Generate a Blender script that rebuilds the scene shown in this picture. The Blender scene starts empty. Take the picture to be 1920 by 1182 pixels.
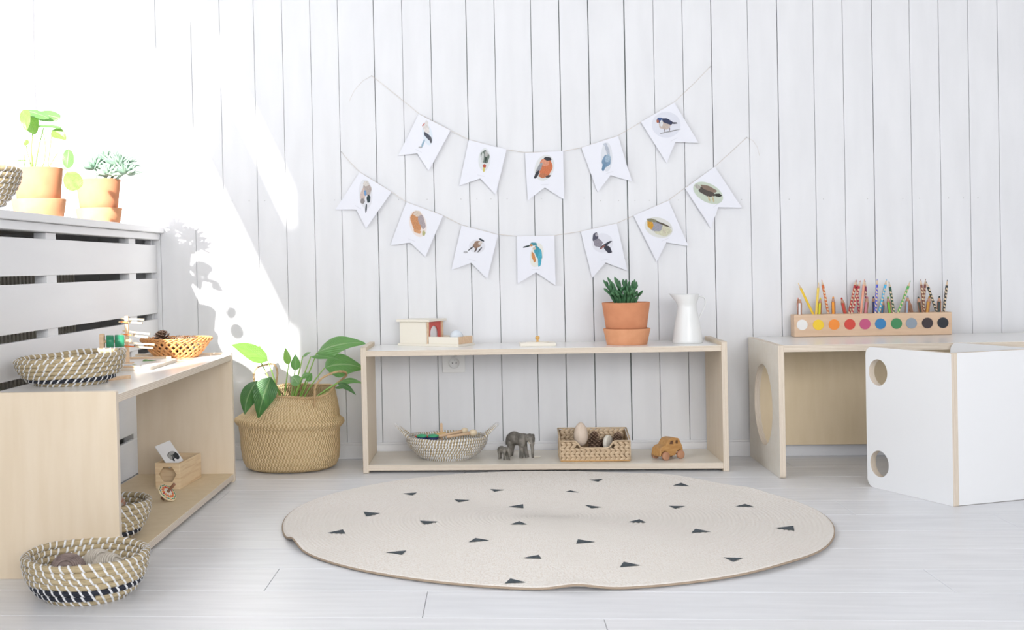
import bpy, bmesh, math, random
from mathutils import Vector as V, Matrix, Euler, noise
S = bpy.context.scene
C = S.collection
R_ = math.radians
PI = math.pi
random.seed(7)

# ------------------------------------------------------------------ camera
CAM = V((0.0, -3.65119, 0.58))
FPX, CX, CY, PIT, YAW, ROL = 2279.69, 700.46, 532.82, -.0141982, -.0967549, -.0226367
fw = V((math.sin(YAW)*math.cos(PIT), math.cos(YAW)*math.cos(PIT), math.sin(PIT)))
rt = fw.cross(V((0, 0, 1))).normalized()
up = rt.cross(fw)
rt2 = rt*math.cos(ROL)+up*math.sin(ROL)
up2 = -rt*math.sin(ROL)+up*math.cos(ROL)
cd = bpy.data.cameras.new('camera')
cam = bpy.data.objects.new('camera', cd)
C.objects.link(cam)
m3 = Matrix((rt2, up2, -fw)).transposed()
cam.matrix_world = Matrix.Translation(CAM) @ m3.to_4x4()
cd.sensor_width = 36
cd.lens = FPX/1920*36
cd.shift_x = (960-CX)/1920
cd.shift_y = (CY-591)/1920
cd.clip_start = .02
cd.dof.use_dof = True
cd.dof.focus_distance = 2.7
cd.dof.aperture_fstop = 8
S.camera = cam

def at(px, py, Y=0.0):
    """point of the photograph (1920x1182) at the real depth Y in the room"""
    d = fw+rt2*((px-CX)/FPX)-up2*((py-CY)/FPX)
    return CAM+d*((Y-CAM.y)/d.y)
def onz(px, py, z):
    d = fw+rt2*((px-CX)/FPX)-up2*((py-CY)/FPX)
    return CAM+d*((z-CAM.z)/d.z)

# ------------------------------------------------------------------ light
S.view_settings.view_transform = 'Standard'
S.view_settings.look = 'None'
S.view_settings.gamma = 1
S.view_settings.use_curve_mapping = False
S.view_settings.exposure = 0.14
w = bpy.data.worlds.new('sky'); S.world = w; w.use_nodes = True
bg = w.node_tree.nodes['Background']
bg.inputs[0].default_value = (.92, .95, 1, 1)
bg.inputs[1].default_value = 1.5
def lamp(name, kind, energy, color, loc=(0, 0, 0), direction=(0, 0, -1), **k):
    l = bpy.data.lights.new(name, kind); l.energy = energy; l.color = color
    for a, b in k.items(): setattr(l, a, b)
    o = bpy.data.objects.new(name, l); C.objects.link(o)
    o.location = loc
    o.rotation_euler = V(direction).to_track_quat('-Z', 'Y').to_euler()
    return o
lamp('sun', 'SUN', 11.5, (1, .965, .92), direction=(1, 5, -2.2), angle=R_(.6))
lamp('window_daylight', 'AREA', 12, (.92, .96, 1), (-1.46, -2.35, 1.25), (1, -.05, -.1), shape='RECTANGLE', size=2.2, size_y=1.1)
lamp('added_front_fill', 'AREA', 42, (.97, .985, 1), (.8, -5.6, 1.45), (-.28, 1, -.38), shape='RECTANGLE', size=3.0, size_y=1.3, spread=R_(120))  # added fill lamp behind the camera, lifts the shaded shelf interiors

# ------------------------------------------------------------------ materials
def lin(c):
    if isinstance(c, str):
        c = [int(c[i:i+2], 16)/255 for i in (0, 2, 4)]
        return tuple(x/12.92 if x <= .04045 else ((x+.055)/1.055)**2.4 for x in c)
    return tuple(c)
MATS = {}
def mat(name, col, rough=.6, col2=None, scale=40, stretch=(1, 1, 1), bump=0, bscale=200, spec=.4, uv=False, contrast=(.35, .65), metal=0, detail=4):
    if name in MATS: return MATS[name]
    m = bpy.data.materials.new(name); m.use_nodes = True
    n = m.node_tree.nodes; L = m.node_tree.links; b = n['Principled BSDF']
    c = lin(col); b.inputs['Base Color'].default_value = (*c, 1)
    b.inputs['Roughness'].default_value = rough
    b.inputs['Specular IOR Level'].default_value = spec
    b.inputs['Metallic'].default_value = metal
    tc = n.new('ShaderNodeTexCoord'); mp = n.new('ShaderNodeMapping'); mp.inputs['Scale'].default_value = stretch
    L.new(tc.outputs['UV' if uv else 'Object'], mp.inputs[0])
    if col2 is not None:
        no = n.new('ShaderNodeTexNoise'); no.inputs['Scale'].default_value = scale; no.inputs['Detail'].default_value = detail
        L.new(mp.outputs[0], no.inputs['Vector'])
        mr = n.new('ShaderNodeMapRange'); mr.inputs[1].default_value, mr.inputs[2].default_value = contrast
        L.new(no.outputs[0], mr.inputs[0])
        mx = n.new('ShaderNodeMix'); mx.data_type = 'RGBA'
        mx.inputs[6].default_value = (*c, 1); mx.inputs[7].default_value = (*lin(col2), 1)
        L.new(mr.outputs[0], mx.inputs[0]); L.new(mx.outputs[2], b.inputs['Base Color'])
    if bump:
        n2 = n.new('ShaderNodeTexNoise'); n2.inputs['Scale'].default_value = bscale; n2.inputs['Detail'].default_value = 3
        L.new(mp.outputs[0], n2.inputs['Vector'])
        bp = n.new('ShaderNodeBump'); bp.inputs['Strength'].default_value = bump; bp.inputs['Distance'].default_value = .002
        L.new(n2.outputs[0], bp.inputs['Height']); L.new(bp.outputs[0], b.inputs['Normal'])
    MATS[name] = m
    return m
def node_mat(name, fn):
    m = bpy.data.materials.new(name); m.use_nodes = True
    fn(m.node_tree, m.node_tree.nodes, m.node_tree.links, m.node_tree.nodes['Principled BSDF'])
    MATS[name] = m
    return m

WALL = mat('painted white boards', (.79, .795, .815), .55, (.75, .755, .775), 6, (3, 3, .6), .08, 300)
BACK = mat('dark gap behind boards', (.32, .37, .35), .9)
TRIM = mat('white trim paint', (.82, .82, .84), .45)
COVER = mat('white cover paint', (.84, .84, .85), .5, (.81, .81, .825), 8, (1, .3, 2), .05, 300)
FLOOR = mat('white washed laminate', (.85, .86, .89), .36, (.77, .78, .81), 5, (1, 9, 9), .06, 260, detail=7)
FLOORB = mat('white washed laminate warm', (.86, .865, .89), .34, (.79, .795, .82), 6, (1, 10, 10), .06, 260, detail=7)
UNDER = mat('floor underlay', (.48, .47, .46), .9)
BIRCH = mat('birch veneer', (.83, .68, .465), .5, (.79, .64, .42), 7, (6, 6, .8), .03, 150)
BIRCHL = mat('pale birch veneer', (.85, .805, .72), .38, (.82, .765, .67), 7, (1, 6, 6), .03, 150)
BIRCHS = mat('birch side veneer', (.78, .66, .505), .5, (.745, .62, .46), 7, (6, 6, .8), .03, 150)
LAM = mat('white laminate', (.86, .865, .875), .32)
LAMG = mat('glossy white laminate', (.85, .845, .835), .22)
def _ply(nt, n, L, b):
    uvn = n.new('ShaderNodeTexCoord'); sp = n.new('ShaderNodeSeparateXYZ'); L.new(uvn.outputs['UV'], sp.inputs[0])
    mu = n.new('ShaderNodeMath'); mu.operation = 'MULTIPLY'; mu.inputs[1].default_value = 5*2*PI
    L.new(sp.outputs[1], mu.inputs[0])
    si = n.new('ShaderNodeMath'); si.operation = 'SINE'; L.new(mu.outputs[0], si.inputs[0])
    no = n.new('ShaderNodeTexNoise'); no.inputs['Scale'].default_value = 1
    mp = n.new('ShaderNodeMapping'); mp.inputs['Scale'].default_value = (60, 6, 1); L.new(uvn.outputs['UV'], mp.inputs[0]); L.new(mp.outputs[0], no.inputs['Vector'])
    ad = n.new('ShaderNodeMath'); ad.operation = 'ADD'; L.new(si.outputs[0], ad.inputs[0]); L.new(no.outputs[0], ad.inputs[1])
    mr = n.new('ShaderNodeMapRange'); mr.inputs[1].default_value = -.6; mr.inputs[2].default_value = 1.6; L.new(ad.outputs[0], mr.inputs[0])
    mx = n.new('ShaderNodeMix'); mx.data_type = 'RGBA'
    mx.inputs[6].default_value = (.80, .72, .61, 1); mx.inputs[7].default_value = (.62, .51, .40, 1)
    L.new(mr.outputs[0], mx.inputs[0]); L.new(mx.outputs[2], b.inputs['Base Color']); b.inputs['Roughness'].default_value = .6
PLY = node_mat('layered plywood edge', _ply)
OAK = mat('light beech', (.78, .57, .38), .5, (.70, .48, .30), 20, (1, 8, 8), .05, 200)
BEECH = mat('pencil block beech', (.72, .52, .36), .5, (.66, .46, .31), 12, (1, 8, 8), .04, 200)
PINE = mat('pine wood', (.80, .62, .40), .55, (.66, .45, .25), 9, (1, 1, 14), .05, 150, contrast=(.45, .7))
TOYW = mat('oiled toy wood', (.60, .34, .13), .42, (.50, .26, .09), 30, (1, 6, 6), .05, 300)
WHEELW = mat('reddish wheel wood', (.56, .30, .18), .5, (.48, .24, .14), 40, (1, 5, 1), .05, 300)
RAW = mat('raw pale wood', (.74, .62, .52), .6, (.68, .55, .44), 30, (8, 8, 1), .03, 300)
PALEW = mat('very pale wood', (.85, .80, .70), .45)
DARKIN = mat('painted recess shade', (.17, .09, .05), .7)  # dark colour stands in for shade inside the car windows
TERRA = mat('terracotta', (.66, .285, .15), .85, (.60, .25, .13), 30, (1, 1, 1), .12, 500, spec=.2)
TERRAL = mat('light terracotta', (.73, .355, .195), .85, (.67, .315, .165), 30, (1, 1, 1), .12, 500, spec=.2)
SOIL = mat('potting soil', (.07, .05, .035), .95, (.03, .02, .015), 60, (1, 1, 1), .8, 300)
CREAM = mat('white enamel', (.84, .85, .845), .25)
ENAM = mat('enamel rim', (.70, .72, .68), .35)
STRAW = mat('seagrass coil', (.62, .505, .32), .75, (.35, .27, .15), 3.5, (14, 9, 1), .7, 4, spec=.2, uv=True, contrast=(.38, .68), detail=8)
NAVY = mat('navy seagrass coil', (.035, .04, .06), .75, (.012, .014, .02), 3, (14, 9, 1), .6, 5, uv=True)
STITCH = mat('white plastic stitch', (.86, .86, .87), .5)
RATTAN = mat('orange rattan', (.80, .42, .17), .5, (.68, .32, .11), 20, (1, 1, 1), .1, 300)
HYAC = mat('water hyacinth strand', (.76, .60, .42), .7, (.58, .43, .28), 40, (1, 5, 5), .5, 160)
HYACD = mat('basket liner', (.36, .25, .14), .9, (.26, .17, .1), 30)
ROPE = mat('twisted seagrass rope', (.62, .44, .25), .8, (.5, .34, .18), 60, (1, 1, 1), .4, 400)
PINEC = mat('pine cone scale', (.17, .10, .065), .7, (.09, .055, .035), 60)
PINECT = mat('pine cone tip', (.42, .28, .2), .7)
GRAYEL = mat('grey elephant hide', (.25, .23, .20), .5, (.12, .11, .095), 55, (1, 1, 1), .5, 500, contrast=(.4, .6))
IVORY = mat('ivory', (.8, .75, .65), .5)
CACT = mat('dark green cactus', (.05, .15, .065), .5, (.09, .22, .10), 25)
SUCC = mat('pale blue green succulent', (.25, .39, .30), .5, (.40, .53, .42), 30)
STEMG = mat('green stem', (.22, .42, .08), .5, (.30, .5, .12), 20)
def flat(name, c, rough=.6): return mat(name, c, rough)
SOCK = mat('white socket plastic', (.82, .82, .81), .35)
HOLE = mat('black hole', (.01, .01, .01), .8)
CORD = mat('pale cotton cord', (.70, .64, .58), .9)
PAPER = mat('white paper', (.80, .81, .87), .8)
RADI = mat('radiator lightened for haze', (.80, .76, .66), .5)  # radiator colour lightened to imitate haze in the cover gaps
BOXIN = mat('lining lightened for haze', (.80, .77, .68), .9)  # lining behind the slats, lightened to imitate haze
def _leaf(cA, cB, vein):
    def f(nt, n, L, b):
        tc = n.new('ShaderNodeTexCoord'); sp = n.new('ShaderNodeSeparateXYZ'); L.new(tc.outputs['UV'], sp.inputs[0])
        def M(op, a, bb):
            x = n.new('ShaderNodeMath'); x.operation = op
            for i, q in enumerate((a, bb)):
                if q is None: continue
                if isinstance(q, (int, float)): x.inputs[i].default_value = q
                else: L.new(q, x.inputs[i])
            return x.outputs[0]
        d = M('ABSOLUTE', M('SUBTRACT', sp.outputs[0], .5), None)
        rib = M('LESS_THAN', d, .035)
        ph = M('MULTIPLY', M('SUBTRACT', sp.outputs[1], M('MULTIPLY', d, .9)), 70)
        wv = M('SINE', ph, None)
        no = n.new('ShaderNodeTexNoise'); no.inputs['Scale'].default_value = 5; L.new(tc.outputs['UV'], no.inputs['Vector'])
        mx = n.new('ShaderNodeMix'); mx.data_type = 'RGBA'; mx.inputs[6].default_value = (*lin(cA), 1); mx.inputs[7].default_value = (*lin(cB), 1)
        L.new(M('ADD', M('MULTIPLY', wv, .08), no.outputs[0]), mx.inputs[0])
        m2 = n.new('ShaderNodeMix'); m2.data_type = 'RGBA'; m2.inputs[7].default_value = (*lin(vein), 1)
        L.new(M('MULTIPLY', rib, .65), m2.inputs[0]); L.new(mx.outputs[2], m2.inputs[6]); L.new(m2.outputs[2], b.inputs['Base Color'])
        b.inputs['Roughness'].default_value = .3; b.inputs['Specular IOR Level'].default_value = .55
        bp = n.new('ShaderNodeBump'); bp.inputs['Strength'].default_value = .35; bp.inputs['Distance'].default_value = .002; L.new(wv, bp.inputs['Height']); L.new(bp.outputs[0], b.inputs['Normal'])
        tr = n.new('ShaderNodeBsdfTranslucent'); L.new(m2.outputs[2], tr.inputs[0])
        ms = n.new('ShaderNodeMixShader'); ms.inputs[0].default_value = .38
        L.new(b.outputs[0], ms.inputs[1]); L.new(tr.outputs[0], ms.inputs[2]); L.new(ms.outputs[0], n['Material Output'].inputs[0])
    return f
LEAFD = node_mat('dark glossy leaf', _leaf((.045, .16, .05), (.10, .26, .07), (.28, .45, .2)))
LEAFM = node_mat('mid green leaf', _leaf((.12, .33, .09), (.2, .45, .12), (.4, .6, .3)))
LEAFL = node_mat('lime green leaf', _leaf((.17, .36, .06), (.27, .48, .11), (.2, .42, .08)))
LEAFR = node_mat('round leaf', _leaf((.14, .36, .10), (.22, .48, .13), (.45, .65, .35)))
def _weave(nt, n, L, b):
    tc = n.new('ShaderNodeTexCoord'); mp = n.new('ShaderNodeMapping'); mp.inputs['Scale'].default_value = (1, 1, 1); L.new(tc.outputs['UV'], mp.inputs[0])
    sp = n.new('ShaderNodeSeparateXYZ'); L.new(mp.outputs[0], sp.inputs[0])
    def M(op, a, bb=None):
        x = n.new('ShaderNodeMath'); x.operation = op
        for i, q in enumerate((a, bb)):
            if q is None: continue
            if isinstance(q, (int, float)): x.inputs[i].default_value = q
            else: L.new(q, x.inputs[i])
        return x.outputs[0]
    u = M('MULTIPLY', sp.outputs[0], 2*PI*92); v = M('MULTIPLY', sp.outputs[1], 2*PI*62)
    a = M('SINE', M('ADD', u, M('MULTIPLY', v, .5))); c = M('SINE', M('SUBTRACT', u, M('MULTIPLY', v, .5)))
    sw = M('GREATER_THAN', M('SINE', v), 0)
    h = M('ADD', M('MULTIPLY', a, sw), M('MULTIPLY', c, M('SUBTRACT', 1, sw)))
    no = n.new('ShaderNodeTexNoise'); no.inputs['Scale'].default_value = 60; no.inputs['Detail'].default_value = 4; L.new(tc.outputs['UV'], no.inputs['Vector'])
    mr = n.new('ShaderNodeMapRange'); mr.inputs[1].default_value = -1; mr.inputs[2].default_value = .6
    L.new(M('ADD', h, M('MULTIPLY', M('SUBTRACT', no.outputs[0], .5), 2.2)), mr.inputs[0])
    mx = n.new('ShaderNodeMix'); mx.data_type = 'RGBA'; mx.inputs[6].default_value = (.50, .34, .155, 1); mx.inputs[7].default_value = (.76, .58, .34, 1)
    L.new(mr.outputs[0], mx.inputs[0]); L.new(mx.outputs[2], b.inputs['Base Color']); b.inputs['Roughness'].default_value = .6
    bp = n.new('ShaderNodeBump'); bp.inputs['Strength'].default_value = .6; bp.inputs['Distance'].default_value = .003; L.new(h, bp.inputs['Height']); L.new(bp.outputs[0], b.inputs['Normal'])
WEAVE = node_mat('woven seagrass', _weave)
def _rug(nt, n, L, b):
    tc = n.new('ShaderNodeTexCoord')
    no = n.new('ShaderNodeTexNoise'); no.inputs['Scale'].default_value = 1; no.inputs['Detail'].default_value = 5
    mp = n.new('ShaderNodeMapping'); mp.inputs['Scale'].default_value = (900, 260, 1); L.new(tc.outputs['UV'], mp.inputs[0]); L.new(mp.outputs[0], no.inputs['Vector'])
    n3 = n.new('ShaderNodeTexNoise'); n3.inputs['Scale'].default_value = 5; n3.inputs['Detail'].default_value = 4; L.new(tc.outputs['Object'], n3.inputs['Vector'])
    mr = n.new('ShaderNodeMapRange'); mr.inputs[1].default_value = .45; mr.inputs[2].default_value = .75; L.new(no.outputs[0], mr.inputs[0])
    mx = n.new('ShaderNodeMix'); mx.data_type = 'RGBA'; mx.inputs[6].default_value = (.84, .80, .755, 1); mx.inputs[7].default_value = (.72, .64, .56, 1)
    L.new(mr.outputs[0], mx.inputs[0])
    m2 = n.new('ShaderNodeMix'); m2.data_type = 'RGBA'; m2.inputs[7].default_value = (.80, .755, .70, 1)
    r2 = n.new('ShaderNodeMapRange'); r2.inputs[1].default_value = .45; r2.inputs[2].default_value = .75; L.new(n3.outputs[0], r2.inputs[0])
    L.new(r2.outputs[0], m2.inputs[0]); L.new(mx.outputs[2], m2.inputs[6]); L.new(m2.outputs[2], b.inputs['Base Color']); b.inputs['Roughness'].default_value = .95
    b.inputs['Specular IOR Level'].default_value = .1
    bp = n.new('ShaderNodeBump'); bp.inputs['Strength'].default_value = .7; bp.inputs['Distance'].default_value = .002; L.new(no.outputs[0], bp.inputs['Height']); L.new(bp.outputs[0], b.inputs['Normal'])
RUG = node_mat('braided jute', _rug)
RUGD = mat('charcoal jute', (.085, .11, .125), .95, (.05, .06, .07), 200, (1, 1, 1), .6, 500)
RUGB = mat('brown rug binding', (.40, .31, .23), .95)

# ------------------------------------------------------------------ builders
def tag(o, label=None, cat=None, group=None, kind=None):
    for k, v in (('label', label), ('category', cat), ('group', group), ('kind', kind)):
        if v: o[k] = v
    return o
def thing(name, label, cat, loc=(0, 0, 0), rotz=0, group=None, rot=None):
    o = bpy.data.objects.new(name, None); C.objects.link(o); o.empty_display_size = .02
    o.location = loc; o.rotation_euler = rot if rot else (0, 0, rotz)
    return tag(o, label, cat, group)
def struct(name):
    o = bpy.data.objects.new(name, None); C.objects.link(o); return tag(o, kind='structure')
def pm(o):
    return Matrix.Translation(o.location) @ o.rotation_euler.to_matrix().to_4x4()
def chain(p):
    m = Matrix.Identity(4)
    while p is not None:
        m = pm(p) @ m; p = p.parent
    return m
def put(name, me, parent=None, world=False, label=None, kind=None, smooth=None, loc=None, rot=None):
    """link a mesh as ONE object; world=True: its coordinates are room coordinates"""
    if world and parent is not None: me.transform(chain(parent).inverted())
    o = bpy.data.objects.new(name, me); C.objects.link(o)
    if parent is not None: o.parent = parent
    if loc is not None: o.location = loc
    if rot is not None: o.rotation_euler = rot
    if smooth is not None:
        for p in me.polygons: p.use_smooth = smooth
    return tag(o, label, kind=kind)
def mesh(verts, faces, mats, mi=None, uvs=None, smooth=False):
    me = bpy.data.meshes.new('m'); me.from_pydata([tuple(v) for v in verts], [], faces)
    for m in (mats if isinstance(mats, (list, tuple)) else [mats]): me.materials.append(m)
    if mi: me.polygons.foreach_set('material_index', mi)
    if uvs:
        ul = me.uv_layers.new(name='UVMap')
        ul.data.foreach_set('uv', [c for f in uvs for q in f for c in q])
    if smooth: me.polygons.foreach_set('use_smooth', [True]*len(me.polygons))
    me.update(); return me
class MB:
    """collects simple solids into one mesh"""
    def __init__(s): s.v = []; s.f = []; s.m = []; s.u = []
    def add(s, v, f, mi=0, uv=None):
        k = len(s.v); s.v += [V(q) for q in v]; s.f += [[i+k for i in q] for q in f]; s.m += [mi]*len(f)
        s.u += uv if uv else [[(0, 0)]*len(q) for q in f]
        return s
    def box(s, a, b, mi=0, M=None):
        x0, y0, z0 = a; x1, y1, z1 = b
        v = [V(q) for q in ((x0, y0, z0), (x1, y0, z0), (x1, y1, z0), (x0, y1, z0), (x0, y0, z1), (x1, y0, z1), (x1, y1, z1), (x0, y1, z1))]
        if M: v = [M @ q for q in v]
        return s.add(v, [(3, 2, 1, 0), (4, 5, 6, 7), (0, 1, 5, 4), (1, 2, 6, 5), (2, 3, 7, 6), (3, 0, 4, 7)], mi)
    def tube(s, pts, rad, n=8, mi=0, closed=False, flat_=1.0, caps=True):
        pts = [V(p) for p in pts]; N = len(pts)
        rad = rad if isinstance(rad, (list, tuple)) else [rad]*N
        nrm = None; rings = []; acc = 0; us = []
        for i, p in enumerate(pts):
            t = (pts[(i+1) % N]-pts[i-1]) if closed else (pts[min(i+1, N-1)]-pts[max(i-1, 0)])
            t.normalize()
            if nrm is None:
                nrm = t.orthogonal().normalized()
                if abs(t.z) < .9: nrm = (V((0, 0, 1))-t*t.z).normalized()
            nrm = (nrm-t*nrm.dot(t)).normalized(); bn = t.cross(nrm)
            rings.append([p+(nrm*math.cos(2*PI*j/n)+bn*math.sin(2*PI*j/n)*flat_)*rad[i] for j in range(n)])
            if i: acc += (pts[i]-pts[i-1]).length
            us.append(acc)
        vs = [q for r in rings for q in r]; fs = []; uv = []
        for i in range(N if closed else N-1):
            i2 = (i+1) % N; u0 = us[i]; u1 = us[i2] if i2 else acc+(pts[0]-pts[-1]).length
            for j in range(n):
                j2 = (j+1) % n
                fs.append((i*n+j, i2*n+j, i2*n+j2, i*n+j2)); uv.append([(u0, j/n), (u1, j/n), (u1, (j+1)/n), (u0, (j+1)/n)])
        if caps and not closed:
            fs.append(tuple(range(n))); uv.append([(0, 0)]*n)
            fs.append(tuple((N-1)*n+j for j in reversed(range(n)))); uv.append([(0, 0)]*n)
        return s.add(vs, fs, mi, uv)
    def lathe(s, prof, n=32, mi=0, cap=True, sx=1, sy=1, M=None, mis=None):
        vs = []; fs = []; uv = []; L = 0; ls = [0]
        for i in range(1, len(prof)): L += math.dist(prof[i], prof[i-1]); ls.append(L)
        for r, z in prof:
            for j in range(n): a = 2*PI*j/n; vs.append(V((r*math.cos(a)*sx, r*math.sin(a)*sy, z)))
        if M: vs = [M @ q for q in vs]
        for i in range(len(prof)-1):
            for j in range(n):
                j2 = (j+1) % n
                fs.append((i*n+j, i*n+j2, (i+1)*n+j2, (i+1)*n+j)); uv.append([(j/n, ls[i]/L), ((j+1)/n, ls[i]/L), ((j+1)/n, ls[i+1]/L), (j/n, ls[i+1]/L)])
        if cap:
            fs.append(tuple(reversed(range(n)))); uv.append([(0, 0)]*n)
            k = (len(prof)-1)*n; fs.append(tuple(k+j for j in range(n))); uv.append([(0, 0)]*n)
        k0 = len(s.f); s.add(vs, fs, mi, uv)
        if mis:
            for i in range(len(prof)-1):
                for j in range(n): s.m[k0+i*n+j] = mis[i]
        return s
    def ball(s, c, r, n=12, mi=0, M=None):
        rx, ry, rz = r if isinstance(r, (tuple, list)) else (r, r, r)
        vs = [V((0, 0, -rz))]; h = n//2+1
        for i in range(1, h):
            t = -PI/2+PI*i/h
            for j in range(n): a = 2*PI*j/n; vs.append(V((math.cos(t)*math.cos(a)*rx, math.cos(t)*math.sin(a)*ry, math.sin(t)*rz)))
        vs.append(V((0, 0, rz)))
        fs = [(0, 1+(j+1) % n, 1+j) for j in range(n)]
        for i in range(h-2):
            for j in range(n): j2 = (j+1) % n; fs.append((1+i*n+j, 1+i*n+j2, 1+(i+1)*n+j2, 1+(i+1)*n+j))
        e = len(vs)-1; k = 1+(h-2)*n
        fs += [(k+j, k+(j+1) % n, e) for j in range(n)]
        if M: vs = [M @ q for q in vs]
        return s.add([q+V(c) for q in vs], fs, mi)
    def build(s, name, mats, parent=None, smooth=True, world=False, label=None, kind=None, **k):
        me = mesh(s.v, s.f, mats, s.m, s.u, smooth)
        return put(name, me, parent, world, label, kind, **k)
def rrect(x0, y0, x1, y1, r=0, n=5):
    if not isinstance(r, (list, tuple)) and r <= 0: return [(x0, y0), (x1, y0), (x1, y1), (x0, y1)]
    out = []
    rs = r if isinstance(r, (list, tuple)) else [r]*4
    for (cx, cy, a0), rr in zip(((x1, y0, -90), (x1, y1, 0), (x0, y1, 90), (x0, y0, 180)), rs):
        if rr <= 0: out.append((cx, cy)); continue
        ox = cx-rr if cx == x1 else cx+rr; oy = cy-rr if cy == y1 else cy+rr
        for i in range(n+1):
            a = R_(a0+90*i/n); out.append((ox+rr*math.cos(a), oy+rr*math.sin(a)))
    return out
def circ(cx, cy, r, n=40, ry=None): return [(cx+r*math.cos(2*PI*i/n), cy+(ry or r)*math.sin(2*PI*i/n)) for i in range(n)]
def plate(loops, t, mats, bev=.0006, M=None, res=1):
    """flat plate with optional holes, centred on z=0, faces mats[0], rim mats[1]"""
    cu = bpy.data.curves.new('c', 'CURVE'); cu.dimensions = '2D'; cu.fill_mode = 'BOTH'
    bev = min(bev, t*.45); cu.extrude = t/2-bev; cu.bevel_depth = bev; cu.offset = -bev; cu.bevel_resolution = res
    for lp in loops:
        sp = cu.splines.new('POLY'); sp.points.add(len(lp)-1)
        for q, (x, y) in zip(sp.points, lp): q.co = (x, y, 0, 1)
        sp.use_cyclic_u = True
    o = bpy.data.objects.new('c', cu); C.objects.link(o)
    dg = bpy.context.evaluated_depsgraph_get(); dg.update()
    me = bpy.data.meshes.new_from_object(o.evaluated_get(dg))
    bpy.data.objects.remove(o); bpy.data.curves.remove(cu)
    me.materials.clear()
    for m in mats: me.materials.append(m)
    ul = me.uv_layers.get('UVMap') or me.uv_layers.new(name='UVMap')
    mul = len(mats) > 1
    for p in me.polygons:
        e = abs(p.normal.z) < .6
        p.material_index = 1 if (e and mul) else 0
        p.use_smooth = False
        for li in p.loop_indices:
            c = me.vertices[me.loops[li].vertex_index].co
            ul.data[li].uv = ((c.x+c.y), c.z/t+.5) if e else (c.x, c.y)
    if M: me.transform(M)
    return me
AX = {'x': Matrix(((0, 0, 1, 0), (1, 0, 0, 0), (0, 1, 0, 0), (0, 0, 0, 1))),
      'y': Matrix(((0, 1, 0, 0), (0, 0, 1, 0), (1, 0, 0, 0), (0, 0, 0, 1))),
      'z': Matrix.Identity(4)}
def board(name, parent, a, b, axis, mats, r=0, holes=(), world=True, bev=.0008, label=None):
    """plywood board from corner a to corner b, thin along axis"""
    i = 'xyz'.index(axis); u, v = ((1, 2), (2, 0), (0, 1))[i]
    t = b[i]-a[i]; mid = V((0, 0, 0)); mid[i] = (a[i]+b[i])/2
    me = plate([rrect(a[u], a[v], b[u], b[v], r)]+list(holes), t, mats, bev, Matrix.Translation(mid) @ AX[axis])
    return put(name, me, parent, world, label)
def rounded(o, wd=.002, seg=2):
    m = o.modifiers.new('bevel', 'BEVEL'); m.width = wd; m.segments = seg; m.limit_method = 'ANGLE'; return o
def fused(parts, voxel, mats, smooth_it=4):
    """one continuous surface grown around overlapping solids"""
    mb = MB()
    for p in parts:
        if p[0] == 'b': mb.ball(p[1], p[2], 16, M=p[3] if len(p) > 3 else None)
        else: mb.tube(p[1], p[2], 12)
    me = mesh(mb.v, mb.f, mats); o = bpy.data.objects.new('t', me); C.objects.link(o)
    a = o.modifiers.new('r', 'REMESH'); a.mode = 'VOXEL'; a.voxel_size = voxel
    b = o.modifiers.new('s', 'SMOOTH'); b.iterations = smooth_it; b.factor = .6
    dg = bpy.context.evaluated_depsgraph_get(); dg.update()
    m2 = bpy.data.meshes.new_from_object(o.evaluated_get(dg)); bpy.data.objects.remove(o)
    if not m2.materials: m2.materials.append(mats)
    for p in m2.polygons: p.use_smooth = True
    return m2
def copy_thing(o, **k):
    c = o.copy(); C.objects.link(c)
    for ch in list(o.children):
        d = copy_thing(ch); d.parent = c
    for a, b in k.items():
        if a in ('label', 'group'): c[a] = b
        else: setattr(c, a, b)
    return c

# ------------------------------------------------------------------ room shell
wb = struct('wall_back')
XW = -1.38; ZC = 2.75; XR = 2.6
gro = [-1.2905, -1.2035, -1.0946, -1.0077, -.897, -.808, -.7025, -.6155, -.5295, -.4455, -.3368, -.2514, -.1657, -.0592, .0247, .132, .2152, .2998, .4053, .4894, .573, .6555, .7597, .8434, .9455, 1.028, 1.1101, 1.2149, 1.2953, 1.3767, 1.4577]
x = gro[-1]
for i in range(20):
    x += (.108, .083, .083)[i % 3]
    if x < XR-.05: gro.append(x)
dark = {.4053: .0032, .2998: .0024, .2152: .0021, -.0592: .0019, .132: .0017, .6555: .0018, .8434: .0018, -.3368: .0018, 1.1101: .0017, -.1657: .0016, .0247: .0014, .573: .0013}
edges = [XW-.03]+gro+[XR]
for i in range(len(edges)-1):
    a, b = edges[i], edges[i+1]
    ga = dark.get(a, .001)/2; gb = dark.get(b, .001)/2
    p = MB().box((a+ga, 0, 0), (b-gb, .012, ZC)).build('plank', WALL, wb, smooth=False)
    rounded(p, .0012, 2)
MB().box((XW-.03, .012, -.02), (XR+.1, .06, ZC)).build('backing', BACK, wb, smooth=False)
nl = MB()
for i in range(2, len(edges)-3):
    for f in (.25, .75):
        if random.random() < .55:
            xx = edges[i]*(1-f)+edges[i+1]*f; nl.lathe([(.0016, 0), (.0016, .0006)], 8, M=Matrix.Translation((xx, -.0001, .775-.008*(xx > .3)-.02*xx)) @ Matrix.Rotation(PI/2, 4, 'X'))
nl.build('nail_head', mat('nail grey', (.55, .55, .55), .5), wb, kind='stuff', smooth=False)

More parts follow.
